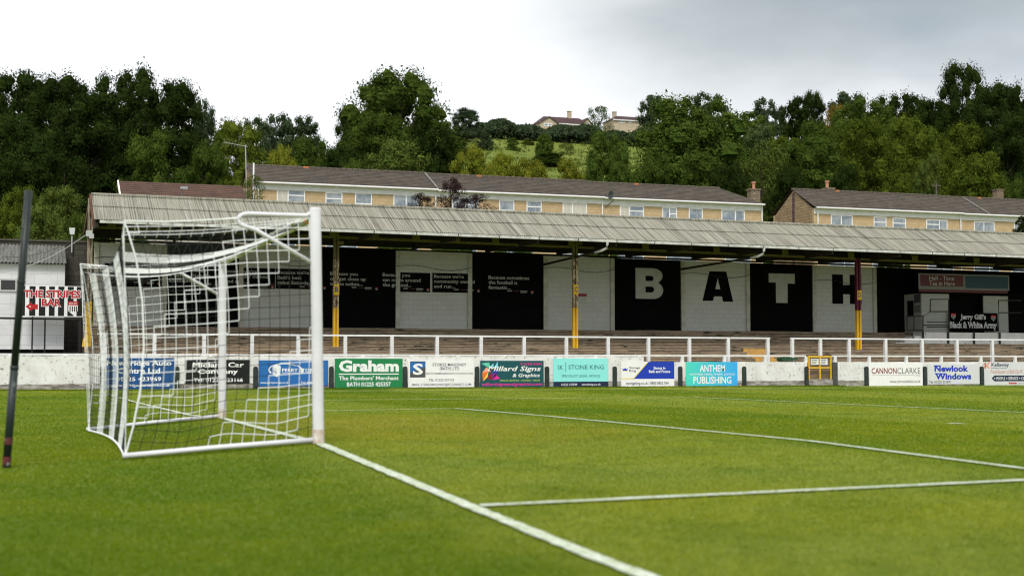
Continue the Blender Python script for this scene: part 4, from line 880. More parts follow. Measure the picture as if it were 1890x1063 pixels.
# black handrail in front
hb = thing('black_handrail', 'black handrail crossing in front of the white shed', 'handrail', (-3, 41.4, 1.1))
za = PY(60, 587, 41.4).z
mb = MB(); mb.tube([(-14, 41.4, za+.05), (PY(150, 590, 41.4).x, 41.4, za-.03)], .045, 8); mb.build('rail', M_tub, hb)
for px_ in (-40, 83, 149):
    x_ = PY(px_, 600, 41.4).x; mb = MB(); mb.cyl(x_, 41.4, 1.0, za, .035, 8); mb.build('rail_post', M_tub, hb)
# white lamp on a thin pole above the block wall
lx = PY(133, 440, 45.4).x
lp = thing('pole_lamp', 'small white boxed lamp on a thin pole above the block wall', 'lamp', (lx, 45.45, zz-1))
mb = MB(); mb.cyl(lx, 45.45, PY(133, 466, 45.45).z, PY(133, 432, 45.45).z, .03, 8); mb.build('pole_shaft', plain('pole_grey', (.45, .46, .47)), lp)
za, zc_ = PY(133, 433, 45.45).z, PY(133, 421, 45.45).z
mb = MB(); mb.add([(lx-.09, 45.37, za), (lx+.09, 45.37, za), (lx+.09, 45.53, za), (lx-.09, 45.53, za), (lx-.12, 45.34, zc_), (lx+.12, 45.34, zc_), (lx+.12, 45.56, zc_), (lx-.12, 45.56, zc_)], [(3,2,1,0), (4,5,6,7), (0,1,5,4), (1,2,6,5), (2,3,7,6), (3,0,4,7)])
mb.build('lamp_head', plain('lamp_white', (.7, .72, .75)), lp)
# overhead cables from the stand's corner to the left
a = Vector((PY(163, 431, CY-.16)))
for nm, tgt, r_, lab in (('overhead_cable', (-20, 505), .014, 'pale overhead cable sagging from the stand corner past the shed'), ('overhead_cable', (-20, 474), .008, 'thin dark overhead cable running left from the stand corner')):
    e = PY(tgt[0], tgt[1], 40.5); mb = MB()
    pts = [a+(e-a)*(i/14)+Vector((0, 0, -.35*sin(pi*i/14))) for i in range(15)]; mb.tube(pts, r_, 5)
    tag(mb.build(nm, plain('cable_pale', (.4, .4, .4)) if r_ > .01 else M_tub), lab, 'cable')

# ================================================================== HOUSES
HY = 81.0; HB = 7.3
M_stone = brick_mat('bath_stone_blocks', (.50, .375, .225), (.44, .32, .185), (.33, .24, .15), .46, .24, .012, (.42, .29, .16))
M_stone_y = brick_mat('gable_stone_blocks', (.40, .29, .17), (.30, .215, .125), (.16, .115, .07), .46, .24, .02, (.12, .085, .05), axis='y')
def tile_mat(name, c1, c2, c3):
    return mat(name, c1, c2, scale=1.4, stretch=(1, 1, 1), rough=.85, bump=.5, bscale=9, c3=c3, s3=3, t3=(.6, .7), lo=.38, hi=.62)
M_tile = tile_mat('grey_brown_tiles', (.078, .062, .047), (.046, .038, .030), (.12, .10, .07))
M_tile2 = tile_mat('red_brown_pantiles', (.095, .050, .034), (.06, .034, .026), (.14, .10, .08))
M_upvc = plain('white_upvc', (.80, .80, .82))
M_fascia = mat('white_fascia_paint', (.74, .74, .75), (.6, .6, .6), scale=2, rough=.6, c3=(.28, .27, .25), s3=2.5, t3=(.66, .72), stretch=(1, 1, 3))
M_glass = mat('window_glass', (.16, .20, .25), (.30, .33, .36), scale=1.2, rough=.12, spec=.6, lo=.45, hi=.55)
M_curt = mat('pale_curtain', (.60, .57, .50), (.42, .40, .36), scale=8, stretch=(3, 1, .2), rough=.9)
def tiled_slope(mb, xa, xb, y0, z0, y1, z1, mi=0, inset0=0, inset1=0, rows=11):
    # overlapping tile courses as small steps
    for r_ in range(rows):
        k0_, k1_ = r_/rows, (r_+1)/rows
        a0, a1 = xa+inset0*k0_, xa+inset0*k1_; c0, c1 = xb-inset1*k0_, xb-inset1*k1_
        ya, yb = y0+(y1-y0)*k0_, y0+(y1-y0)*k1_; za, zb = z0+(z1-z0)*k0_+.03, z0+(z1-z0)*k1_
        mb.add([(a0, ya, za), (c0, ya, za), (c1, yb, zb), (a1, yb, zb), (a0, ya, za-.03), (c0, ya, za-.03)], [(0,1,2,3), (4,5,1,0)], mi)
def window(house, px0, px1, top, kind, H=1.25, Y=HY, z=None, hw=None):
    a, b_ = PY(px0, top, Y), PY(px1, top, Y); x0, x1, z1 = a.x, b_.x, (a.z if z is None else z); z0 = z1-H; f = .075
    mb = MB(); y0, y1 = Y-.04, Y-.003
    mb.box(x0, x0+f, y0, y1, z0, z1); mb.box(x1-f, x1, y0, y1, z0, z1); mb.box(x0+f, x1-f, y0, y1, z1-f, z1); mb.box(x0+f, x1-f, y0, y1, z0, z0+f)
    w = x1-x0; bars = []
    if kind == 'lc': bars = [('v', .40), ('h', .33, .42, 1)]      # casement left, fanlight right
    elif kind == 'rc': bars = [('v', .60)]
    elif kind == 'rr': bars = [('v', .48)]
    elif kind == 'h': bars = [('h', .36, 0, 1)]
    elif kind == 'hh': bars = [('h', .62, 0, 1)]
    elif kind == 'rq': bars = [('v', .5), ('h', .42, .52, 1)]
    elif kind == 'cu': bars = [('v', .4)]
    elif kind == 'lh': bars = [('h', .33, 0, .6), ('v', .62)]
    for q in bars:
        if q[0] == 'v': xm = x0+w*q[1]; mb.box(xm-.04, xm+.04, y0-.003, y1, z0+.002, z1-.002)
        else: zm = z1-H*q[1]; mb.box(x0+w*q[2]+.003, x0+w*q[3]-.003, y0-.005, y1, zm-.04, zm+.04)
    mb.box(x0-.05, x1+.05, Y-.10, Y-.003, z0-.06, z0-.001)
    fr = mb.build('window', M_upvc, house)
    mb = MB(); mb.quad((x0+f, y0+.015, z0+f), (x1-f, y0+.015, z0+f), (x1-f, y0+.015, z1-f), (x0+f, y0+.015, z1-f), 0)
    if kind in ('cu', 'lc'):
        c0, c1 = (x0+f, x1-f) if kind == 'cu' else (x0+f, x0+w*.4)
        mb.quad((c0, y0+.012, z0+f), (c1, y0+.012, z0+f), (c1, y0+.012, z1-f), (c0, y0+.012, z1-f), 1)
    mb.build('pane', [M_glass, M_curt], fr)
HG = 'terraced houses behind the stand'
def house(label, pa, pb, ze, zr, wins, left='butt', right='butt', gable_y=None):
    xa, xb = PY(pa, 360, HY).x, PY(pb, 360, HY).x
    t = thing('terraced_house', label, 'house', ((xa+xb)/2, HY+3, HB), HG)
    mb = MB(); e = .004
    mb.box(xa+e, xb-e, HY, HY+.25, HB-.5, ze-.05, 0); mb.box(xa+e, xb-e, HY+6.2, HY+6.5, HB-.5, ze-.05, 0)
    yr = HY+3.25
    for x_, s_ in ((xa+e, -1), (xb-e, 1)):
        p = [(HY+.251, HB-.5), (HY+6.199, HB-.5), (HY+6.199, ze-.06)]+([(yr, zr-.12)] if (left, right)[s_ > 0] != 'hip' else [])+[(HY+.251, ze-.06)]
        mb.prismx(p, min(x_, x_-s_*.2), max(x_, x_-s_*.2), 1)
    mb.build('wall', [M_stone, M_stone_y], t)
    mb = MB(); il, ir = (2.2 if left == 'hip' else 0), (2.2 if right == 'hip' else 0)
    xo0, xo1 = (xa-.12 if left == 'gable' else xa+.002), (xb+.12 if right in ('gable', 'hip') else xb-.002)
    tiled_slope(mb, xo0, xo1, HY-.35, ze, yr, zr, 0, il, ir); tiled_slope(mb, xo0, xo1, HY+6.85, ze, yr, zr, 0, il, ir, 3)
    if ir: mb.add([(xo1, HY-.35, ze+.005), (xo1, HY+6.85, ze+.005), (xo1-ir, yr, zr+.005)], [(0,1,2)])
    rf = mb.build('roof', M_tile, t)
    mb = MB(); n = int((xo1-ir-xo0-il)/.45)
    for i in range(n):
        x_ = xo0+il+(xo1-ir-xo0-il)*i/n; mb.tube([(x_, yr, zr+.02), (x_+.42, yr, zr+.02+random.Random(i).uniform(-.01, .02))], .10, 7, 0 if i % 23 != 9 else 1)
    mb.build('ridge_tiles', [mat('ridge_tile_grey', (.12, .10, .08), (.07, .06, .05), scale=6, rough=.9), mat('ridge_tile_orange', (.35, .14, .06), rough=.9)], rf)
    mb = MB(); mb.box(xa, xb, HY-.06, HY-.003, ze-.50, ze-.10); mb.box(xa, xb, HY-.36, HY-.05, ze-.10, ze-.06); mb.build('fascia', M_fascia, t)
    mb = MB(); mb.tube([(xa, HY-.42, ze-.03), (xb, HY-.42, ze-.03)], .06, 6); mb.build('gutter', M_upvc, t)
    for wv in wins: window(t, *wv)
    n = int((xb-xa)/4.2)
    for i in range(n):                                   # ground floor openings, glimpsed under the stand roof
        px = pa+(pb-pa)*(i+.5)/n; window(t, px-24-(i % 2)*10, px+24, 0, ('rc', 'h', 'lh')[i % 3], 1.7, HY, HB+2.75)
    return t, xa, xb, rf
tA, xA0, xA1, rfA = house('left terraced house with a white gable edge and dark red tree in front', 470, 806, 13.60, 15.22, [(511, 563, 349, 'lc'), (600.6, 632, 355, 'h'), (655, 686.5, 356, 'hh'), (726, 775, 359, 'rr')], left='gable')
tB, xB0, xB1, rfB = house('middle terraced house right of the dark red tree', 806, 1113, 13.54, 15.17, [(834, 883, 363.5, 'rq'), (921, 949, 369, 'hh'), (971.6, 999.4, 370.5, 'h'), (1038, 1083, 373, 'cu')])
tC, xC0, xC1, rfC = house('terraced house with satellite dish and hipped right roof end', 1113, 1407, 13.50, 15.10, [(1143.5, 1188, 379, 'lc'), (1222, 1249, 382, 'rq'), (1271, 1296.5, 384, 'one'), (1331, 1374, 386.5, 'rc')], right='hip')
tD, xD0, xD1, rfD = house('right terraced house showing its brown stone gable wall', 1502, 1773, 13.46, 15.30, [(1533, 1573, 396, 'rr'), (1612, 1635.5, 400, 'h'), (1647, 1671.5, 402, 'h'), (1709, 1748, 405, 'lh')], left='gable')
tE, xE0, xE1, rfE = house('terraced house at the right edge of the photo', 1773, 2010, 13.42, 15.26, [(1797, 1835, 408.6, 'rr'), (1871, 1900, 411, 'hh')])
def pipe(t, x, zt_): mb = MB(); mb.cyl(x, HY-.1, HB, zt_-.06, .05, 8); mb.build('downpipe', M_upvc, t)
pipe(tA, xA0+.25, 13.5); pipe(tA, xA1-.1, 13.5); pipe(tB, xB1-.1, 13.5); pipe(tC, xC1-.1, 13.45); pipe(tD, xD0+.3, 13.4); pipe(tD, xD1-.1, 13.4)
for t, x_, zr_, ze_ in ((tA, xA1, 15.2, 13.58), (tE, xE0+2.6, 15.24, 13.43)):
    mb = MB(); mb.prismx([(HY-.35, ze_+.04), (HY-.35, ze_+.12), (HY+3.25, zr_+.13), (HY+3.25, zr_+.05)], x_-.05, x_+.05); mb.build('party_flashing', mat('lead_flashing', (.25, .24, .23), (.14, .13, .12), scale=4, rough=.6), t)
# white gable edge board of the left house, dark strip on the right house's gable
mb = MB(); mb.box(xA0-.10, xA0-.004, HY+.2, HY+.32, HB, 15.0); mb.build('corner_board', M_upvc, tA)
mb = MB(); mb.box(xD0-.03, xD0-.001, HY+3.0, HY+3.35, HB, 15.0); mb.build('gable_strip', mat('red_dark_strip', (.07, .03, .03), (.25, .2, .18), scale=10, rough=.9, lo=.5, hi=.62), tD)
# aerials, dish, chimneys
def chimney(t, px, y, pytop, pybot, w, pot, name='chimney'):
    a, b_ = PY(px, pytop, y), PY(px, pybot, y)
    mb = MB(); mb.box(a.x-w, a.x+w, y-.35, y+.35, b_.z-1.0, a.z); mb.box(a.x-w-.06, a.x+w+.06, y-.41, y+.41, a.z+.001, a.z+.12)
    c_ = mb.build(name, brick_mat('chimney_stone', (.26, .20, .13), (.18, .14, .10), (.08, .07, .05), .4, .2, .02), t)
    for q in pot:
        mb = MB(); z_ = a.z+.12; mb.tube([(a.x+q, y, z_), (a.x+q, y, z_+.35), (a.x+q, y, z_+.55)], .13, 10); mb.tube([(a.x+q, y, z_+.5), (a.x+q, y, z_+.62)], .19, 10); mb.build('chimney_pot', mat('terracotta', (.50, .24, .15), (.38, .18, .12), scale=8, rough=.8), c_)
chimney(tC, 1391, HY+5, 352, 372, .42, (0,)); chimney(tD, 1529, HY+4, 350, 358, .36, (-.12,))
ds = MB(); a = PY(1127, 360, HY-.6); n = 14
V = [(a.x, HY-.55, a.z)]+[(a.x+.22*cos(2*pi*i/n), HY-.62-.12*sin(2*pi*i/n), a.z+.32*sin(2*pi*i/n)) for i in range(n)]
ds.add(V, [(0, 1+i, 1+(i+1) % n) for i in range(n)]); ds.tube([(a.x+.1, HY-.5, a.z), (a.x+.35, HY-.3, a.z-.4), (a.x-.25, HY-.05, a.z-.9)], .03, 6); ds.tube([(a.x+.35, HY-.3, a.z-.4), (a.x+.38, HY-.3, a.z+.55)], .025, 6)
tag(ds.build('satellite_dish', plain('dish_grey', (.07, .08, .09))), 'grey satellite dish mounted at the eaves of the middle houses', 'satellite dish')
am = MB(); a = PY(456, 360, HY+1.0); b_ = PY(453, 268, HY+1.0); am.tube([(a.x, HY+1, 12.0), (b_.x, HY+1, b_.z)], .035, 6)
e0, e1 = PY(413, 263, HY+1.0), PY(457, 271, HY+1.0); am.tube([e0, e1], .022, 5)
for i in range(9):
    p_ = e0+(e1-e0)*(i/8.5); am.tube([p_+Vector((0, -.35, .16)), p_+Vector((0, .35, -.16))], .012, 4)
tag(am.build('tv_aerial', plain('aerial_grey', (.42, .42, .42))), 'television aerial on a tall mast at the left house gable', 'aerial')
# brown pantiled house further left
t3 = thing('pantiled_house', 'low house with red brown pantiled roof at the left', 'house', (6.5, 72, 6), None)
xa, xb = PY(219, 333, 70).x, PY(446, 347, 70).x; zr_ = 11.93
mb = MB(); tiled_slope(mb, xa, xb, 66.4, 10.0, 70, zr_, rows=13); tiled_slope(mb, xa, xb, 73.6, 10.0, 70, zr_, rows=3); mb.build('roof', M_tile2, t3)
mb = MB(); mb.prismx([(66.6, 5.2), (73.4, 5.2), (73.4, 9.95), (70, zr_-.08), (66.6, 9.95)], xa+.1, xb-.1); mb.build('wall', mat('cream_render', (.5, .46, .40), (.42, .39, .34), scale=2, rough=.9), t3)
mb = MB()
mb.prismx([(66.3, 9.85), (66.3, 10.05), (70, zr_+.05), (70, zr_-.2)], xa-.08, xa-.005); mb.build('barge_board', M_upvc, t3)
# street lamp in front of it
a = PY(335.5, 364, 64); sl = thing('street_lamp', 'grey street lamp head rising over the left end of the stand roof', 'street lamp', (a.x, 64, 5))
mb = MB(); zt_ = PY(335, 347.5, 64).z; mb.tube([(a.x, 64, 5.2), (a.x, 64, zt_)], .05, 8, 0, True, .04); mb.build('pole_shaft', plain('lamp_post_grey', (.09, .10, .10)), sl)
x1 = PY(346, 347, 64).x; mb = MB(); mb.box(a.x-.08, x1, 63.9, 64.1, zt_-.05, zt_+.09); mb.build('lamp_head', plain('lamp_head_grey', (.32, .34, .36)), sl)
# house behind the right row
hb2 = thing('rear_house', 'dark roofed house peeping over the right terrace roofs', 'house', (PY(1830, 370, 100).x, 102, 9))
xa = PY(1728, 362, 103).x; zr_ = PY(1800, 364, 103).z
mb = MB(); tiled_slope(mb, xa, xa+26, 99.5, zr_-1.9, 103, zr_, rows=8); tiled_slope(mb, xa, xa+26, 106.5, zr_-1.9, 103, zr_, rows=3); mb.build('roof', M_tile, hb2)
mb = MB(); mb.box(xa+.2, xa+25.8, 99.8, 106.2, 8, zr_-1.95); mb.build('wall', M_stone, hb2)
chimney(hb2, 1842, 103, 352, 366, .42, ())
tp = MB(); a = PY(1727.5, 371, 96); b_ = PY(1728, 337, 96); tp.tube([(a.x, 96, 9), (b_.x, 96, b_.z)], .10, 8, 0, True, .08); tp.box(b_.x-.5, b_.x+.5, 95.95, 96.05, b_.z-.35, b_.z-.25)
tag(tp.build('telegraph_pole', mat('old_pole_timber', (.12, .10, .08), (.07, .06, .05), scale=4, rough=.9)), 'short wooden telegraph pole behind the right row of houses', 'pole')
# houses on the skyline
def hill_house(label, Y, pxs, ztop_py, zeave_py, zbot_py, gable, chims, wins):
    xa, xb = PY(pxs[0], ztop_py, Y).x, PY(pxs[1], ztop_py, Y).x
    zr_, ze_, zb_ = PY(pxs[0], ztop_py, Y+3.5).z, PY(pxs[0], zeave_py, Y).z, PY(pxs[0], zbot_py, Y).z-2.5
    t = thing('hilltop_house', label, 'house', ((xa+xb)/2, Y+3, zb_), 'houses on the hilltop')
    mb = MB(); mb.box(xa, xb, Y, Y+7, zb_, ze_); wl = mb.build('wall', brick_mat('pale_stone_house', (.48, .40, .29), (.42, .35, .25), (.3, .26, .2), .8, .4, .02), t)
    mb = MB(); hp = 2.6; tiled_slope(mb, xa-.3, xb+.3, Y-.4, ze_, Y+3.5, zr_, 0, hp, hp, 6); tiled_slope(mb, xa-.3, xb+.3, Y+7.4, ze_, Y+3.5, zr_, 0, hp, hp, 2)
    for x_, q in ((xa-.3, hp), (xb+.3, -hp)): mb.add([(x_, Y-.4, ze_+.01), (x_, Y+7.4, ze_+.01), (x_+q, Y+3.5, zr_+.01)], [(0,1,2)])
    rf = mb.build('roof', mat('dark_plum_tiles', (.075, .040, .040), (.05, .028, .03), scale=2, rough=.85), t)
    mb = MB(); mb.box(xa-.3, xb+.3, Y-.45, Y-.38, ze_-.25, ze_-.02); mb.build('fascia', M_upvc, t)
    for (ga_, gb_, gt) in gable:
        x0, x1 = PY(ga_, ztop_py, Y-1).x, PY(gb_, ztop_py, Y-1).x; zt_ = PY(ga_, gt, Y-1).z; xm = (x0+x1)/2
        mb = MB(); mb.prism([(x0, zb_), (x1, zb_), (x1, ze_-.1), (xm, zt_-.15), (x0, ze_-.1)], Y-1.5, Y-.5); mb.build('gable_bay', MATS['pale_stone_house'], t)
        mb = MB()
        for s_ in (-1, 1):
            xo = x0-.35 if s_ < 0 else x1+.35
            mb.add([(xo, Y-1.8, ze_-.35), (xm, Y-1.8, zt_+.05), (xm, Y+3, zt_+.05), (xo, Y+1, ze_-.35), (xo, Y-1.8, ze_-.55), (xm, Y-1.8, zt_-.15)], [(0,1,2,3), (4,5,1,0)])
        mb.build('gable_roof', MATS['dark_plum_tiles'], t)
    for px_, top in chims:
        x_ = PY(px_, ztop_py, Y+3.5).x; zt_ = PY(px_, top, Y+3.5).z
        mb = MB(); mb.box(x_-.5, x_+.5, Y+3.1, Y+3.9, zr_-.8, zt_); mb.box(x_-.6, x_+.6, Y+3.0, Y+4.0, zt_+.002, zt_+.2); mb.build('chimney', MATS['pale_stone_house'], rf)
    for a_, b_, t0_, t1_, yy in wins:
        p0_, p1_ = PY(a_, t0_, Y+yy), PY(b_, t1_, Y+yy); mb = MB(); mb.box(p0_.x, p1_.x, Y+yy-.06, Y+yy-.003, p1_.z, p0_.z); w_ = mb.build('window', M_upvc, t)
        m_ = MB(); n = max(2, int((p1_.x-p0_.x)/.9))
        for i in range(n): xa_ = p0_.x+(p1_.x-p0_.x)*(i+.12)/n; m_.box(xa_, xa_+(p1_.x-p0_.x)*.76/n, Y+yy-.075, Y+yy-.062, p1_.z+.15, p0_.z-.15)
        m_.build('pane', M_glass, w_)
hill_house('wide pale hilltop house with plum roof and central chimney', 331, (997, 1092), 214.5, 226, 234, [(996, 1028, 215), (1073, 1092, 218)], [(1051, 207)], [(1004, 1019, 227.5, 233.5, -1.5), (1056, 1068, 228.5, 233, 0), (1081, 1089, 227.5, 232.5, -1.5)])
hill_house('hilltop house with white fascia, half hidden by the big tree', 331, (1132, 1205), 214, 220.5, 229, [], [(1134, 208), (1199, 208)], [(1142, 1153, 223, 228, 0), (1160, 1166, 223, 228, 0), (1185, 1195, 223, 227, 0)])
hill_house('small hilltop house end showing above the left hedge', 336, (921, 948), 223, 229, 236, [], [(931, 220)], [(934, 940, 230, 233, 0)])

# ================================================================== TREES
GREEN = {'dark': ((.014, .026, .006), (.030, .048, .010)), 'mid': ((.034, .062, .010), (.072, .106, .018)), 'olive': ((.042, .066, .008), (.092, .118, .015)), 'light': ((.045, .075, .014), (.110, .138, .028)),
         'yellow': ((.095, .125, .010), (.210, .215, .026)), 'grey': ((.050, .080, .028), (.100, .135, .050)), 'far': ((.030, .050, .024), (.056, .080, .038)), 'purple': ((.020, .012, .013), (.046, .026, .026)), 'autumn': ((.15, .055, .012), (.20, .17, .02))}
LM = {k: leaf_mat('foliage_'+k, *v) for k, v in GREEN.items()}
M_bark = mat('bark', (.07, .055, .04), (.035, .028, .02), scale=6, stretch=(2, 2, .5), rough=.95, bump=.5)
def crown_mesh(seed, n_clump, n_leaf, leaf, shape, core=True):
    r = random.Random(seed); vs = []; fs = []; clumps = []
    lobes = []
    for i in range(11):
        z = (i+r.random())/11; a = i*2.4+r.uniform(-.5, .5); w_ = shape(z)*.5*r.uniform(.30, .66); lobes.append((w_*cos(a), w_*sin(a), z*.74, r.uniform(.17, .29)*(1.2-.35*z)))
    for i in range(n_clump):
        if i % 2 == 0 or not core:
            z = r.uniform(0.0, .97); a = r.uniform(0, 2*pi); w_ = shape(z)*.5*math.sqrt(r.uniform(.15, 1)); clumps.append((w_*cos(a), w_*sin(a), z, r.uniform(.09, .16)*(1.25-.45*z)))
        else:
            lx, ly, lz, lr = lobes[r.randrange(11)]; u = Vector((r.gauss(0, 1), r.gauss(0, 1), r.gauss(.3, .9))).normalized()*lr
            clumps.append((lx+u.x, ly+u.y, max(0, lz+u.z*.8), r.uniform(.045, .105)*(1.25-.4*lz)))
    per = n_leaf//n_clump
    for cx_, cy_, cz_, rc in clumps:
        c0 = Vector((cx_, cy_, cz_))
        if core:                                     # solid core added inside each clump to block light
            o = len(vs)
            for i in range(4):
                t_ = pi*(i+.5)/4
                for j in range(6):
                    p = 2*pi*j/6+i*.4; k = rc*r.uniform(.42, .66); vs.append((cx_+k*sin(t_)*cos(p), cy_+k*sin(t_)*sin(p), cz_+k*.75*cos(t_)))
            for i in range(3):
                for j in range(6): fs.append((o+i*6+j, o+i*6+(j+1) % 6, o+i*6+6+(j+1) % 6, o+i*6+6+j))
        for _ in range(per):
            u = Vector((r.gauss(0, 1), r.gauss(0, 1), r.gauss(.25, 1))).normalized(); k = r.uniform(.62, 1.06) if r.random() < .9 else r.uniform(1.06, 1.35)
            p = c0+Vector((u.x*rc, u.y*rc, u.z*rc*.78))*k
            nrm = (u+Vector((r.gauss(0, .38), r.gauss(0, .38), r.gauss(.15, .38)))).normalized()
            a = nrm.orthogonal().normalized(); a.rotate(Matrix.Rotation(r.uniform(0, 2*pi), 3, nrm)); b_ = nrm.cross(a)
            s = leaf*r.uniform(.55, 1.3); o = len(vs)
            vs += [tuple(p-a*s), tuple(p+b_*s*.5+nrm*s*.12), tuple(p+a*s), tuple(p-b_*s*.5+nrm*s*.12)]; fs.append((o, o+1, o+2, o+3))
    def nrm_axis(k, lo_, hi_, a_, b_):
        q = sorted(v[k] for v in vs); l_, h_ = q[int(len(q)*lo_)], q[int(len(q)*hi_)-1]
        return lambda t: a_+(t-l_)/(h_-l_)*(b_-a_)
    fx, fy, fz = nrm_axis(0, .012, .988, -.5, .5), nrm_axis(1, .012, .988, -.5, .5), nrm_axis(2, .01, .992, 0, 1)
    vs = [(fx(x), fy(y), fz(z)) for x, y, z in vs]
    me = bpy.data.meshes.new('crown'); me.from_pydata(vs, [], fs); me.materials.append(LM['mid']); me.update(); return me
def round_(z): return .80+.55*z if z < .33 else math.sqrt(max(.03, 1-((z-.33)/.70)**2))
def dome(z): return math.sqrt(max(.04, 1-(z/1.03)**2))
def cone(z): return 1.0-.78*z
CR = {'round': [crown_mesh(i, 190, 30000, .0135, round_) for i in (1, 2, 3)], 'dome': [crown_mesh(i, 140, 21000, .0155, dome) for i in (4, 5, 6)], 'cone': [crown_mesh(i, 60, 8000, .024, cone) for i in (7, 8)], 'far': [crown_mesh(i, 120, 9000, .027, round_) for i in (9, 10)], 'loose': [crown_mesh(i, 70, 4600, .022, round_, False) for i in (11, 12)]}
def trunk_mesh(seed):
    r = random.Random(seed); mb = MB(); mb.tube([(0, 0, -.1), (.01, .0, .3), (-.01, .01, .6), (.0, 0, .85)], .032, 7, 0, True, .008)
    for i in range(7):
        a = r.uniform(0, 2*pi); z0 = r.uniform(.22, .55); l_ = r.uniform(.2, .36)
        mb.tube([(0, 0, z0), (cos(a)*l_*.5, sin(a)*l_*.5, z0+.10), (cos(a)*l_, sin(a)*l_, z0+.26)], .014, 5, 0, True, .004)
    me = bpy.data.meshes.new('trunk'); me.from_pydata(mb.v, [], mb.f); me.materials.append(M_bark); me.update(); return me
TR = [trunk_mesh(i) for i in (1, 2)]
cnt = [0]
def tree(px, top, w, yp, col_, shp, label, name='tree', cat='tree', base=None, group='trees and bushes on the hillside'):
    cnt[0] += 1; r = random.Random(cnt[0]*13)
    if isinstance(yp, tuple): yp = min((abs(PY(px, yp[0], y_+CAM.y).z-zt(PY(px, yp[0], y_+CAM.y).x, y_+CAM.y)), y_) for y_ in range(116, 330))[1]
    Y = yp+CAM.y; a = PY(px, top, Y); l_, q = PY(px-w/2, top, Y), PY(px+w/2, top, Y)
    W_ = (q.x-l_.x)*1.03; zb = zt(a.x, Y) if base is None else PY(px, base, Y).z
    H = max(1.2, a.z-zb)
    t = thing(name, label, cat, (a.x, Y, zb), group)
    cm = CR[shp][r.randrange(len(CR[shp]))]; c0 = .06*H if H > 5 else -.05*H
    c_ = bpy.data.objects.new('crown', cm); col.objects.link(c_); c_.parent = t; c_.location = (0, 0, c0); c_.scale = (W_, W_, H-c0); c_.rotation_euler = (0, 0, r.uniform(0, 6.28))
    c_.material_slots[0].link = 'OBJECT'; c_.material_slots[0].material = LM[col_]
    k = bpy.data.objects.new('trunk' if H > 5 else 'stem', TR[r.randrange(2)]); col.objects.link(k); k.parent = t; k.scale = (W_*.8, W_*.8, H)
    return t
T = tree
# left wood
T(35, 140, 150, 150, 'dark', 'round', 'dark tree at the top left corner of the left wood')
T(112, 148, 150, 146, 'dark', 'round', 'dark tree on the left skyline, next in from the corner')
T(235, 135, 140, 160, 'dark', 'round', 'tallest dark tree on the left skyline')
T(310, 160, 150, 152, 'dark', 'round', 'dark tree stepping down the right flank of the left wood')
T(375, 192, 80, 168, 'far', 'dome', 'small bluish tree at the right tip of the left wood')
T(165, 185, 190, 128, 'dark', 'round', 'broad leafy tree at the front of the left wood')
T(45, 225, 170, 124, 'dark', 'round', 'dark tree filling the left edge of the frame, mid height')
T(285, 250, 125, 120, 'mid', 'dome', 'rounded tree directly behind the brown pantiled roof')
T(380, 268, 90, 122, 'mid', 'dome', 'bushy tree between the pantiled roof and the aerial')
T(120, 290, 150, 112, 'dark', 'dome', 'dark low tree left of the pantiled house')
T(15, 300, 120, 108, 'dark', 'dome', 'darkest low tree at the far left above the shed')
T(110, 352, 120, 80, 'light', 'dome', 'bright green bush above the block wall, left of the stand', 'bush', 'bush')
T(35, 350, 95, 82, 'olive', 'dome', 'olive bush behind the top of the leaning pole', 'bush', 'bush')
T(75, 385, 110, 74, 'light', 'dome', 'low light green bush just above the shed roof', 'bush', 'bush')
T(150, 400, 60, 72, 'mid', 'dome', 'small bush against the corner column of the stand', 'bush', 'bush')
# behind the left houses
T(440, 232, 120, 128, 'olive', 'round', 'olive tree behind the aerial and left house gable')
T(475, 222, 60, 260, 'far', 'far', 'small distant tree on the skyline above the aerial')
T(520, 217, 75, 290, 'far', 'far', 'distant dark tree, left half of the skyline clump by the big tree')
T(562, 220, 66, 290, 'far', 'far', 'distant dark tree, right half of the skyline clump')
T(517, 275, 70, 140, 'yellow', 'dome', 'yellowish tree behind the left end of the long roof')
T(575, 262, 100, 150, 'mid', 'round', 'mid green tree left of the big skyline tree')
T(628, 275, 85, 145, 'dark', 'round', 'dark tree tucked against the left foot of the big tree')
T(648, 204, 66, 172, 'dark', 'round', 'dark side tree leaning out left of the big tree')
T(742, 139, 190, 155, 'mid', 'round', 'big broad tree standing highest against the sky')
T(698, 215, 120, 148, 'mid', 'round', 'green tree in front of the left half of the big tree')
T(795, 230, 90, 150, 'dark', 'round', 'dark tree at the right foot of the big tree')
T(732, 268, 150, 128, 'light', 'dome', 'pale rounded tree in front of the big tree')
T(650, 300, 60, 125, 'mid', 'dome', 'small bush above the roof left of the pale rounded tree', 'bush', 'bush')
T(860, 202, 58, 300, 'far', 'dome', 'dark conical tree standing alone right of the big tree')
# field and its shrubs
T(895, 245, 26, (277,), 'far', 'dome', 'small dark shrub at the left of the field', 'shrub', 'shrub')
T(947, 256, 22, (279,), 'mid', 'dome', 'tiny shrub left of centre in the field', 'shrub', 'shrub')
T(1004, 250, 30, (294,), 'mid', 'round', 'slender shrub in the middle of the field', 'shrub', 'shrub')
T(1046, 265, 28, (285,), 'olive', 'loose', 'small olive shrub right of the slender one', 'shrub', 'shrub')
T(1150, 257, 12, (266,), 'far', 'dome', 'tiny grey green shrub below the right hill house', 'shrub', 'shrub')
T(975, 258, 20, (268,), 'olive', 'dome', 'low tuft shrub near the top of the field', 'shrub', 'shrub')
T(845, 262, 50, (285,), 'light', 'dome', 'pale bush at the left edge of the field', 'bush', 'bush')
T(866, 277, 84, 140, 'yellow', 'dome', 'yellow green bush above the roof, left end of the field', 'bush', 'bush')
T(925, 289, 76, 138, 'yellow', 'dome', 'green bush above the roof, second from the left end of the field', 'bush', 'bush')
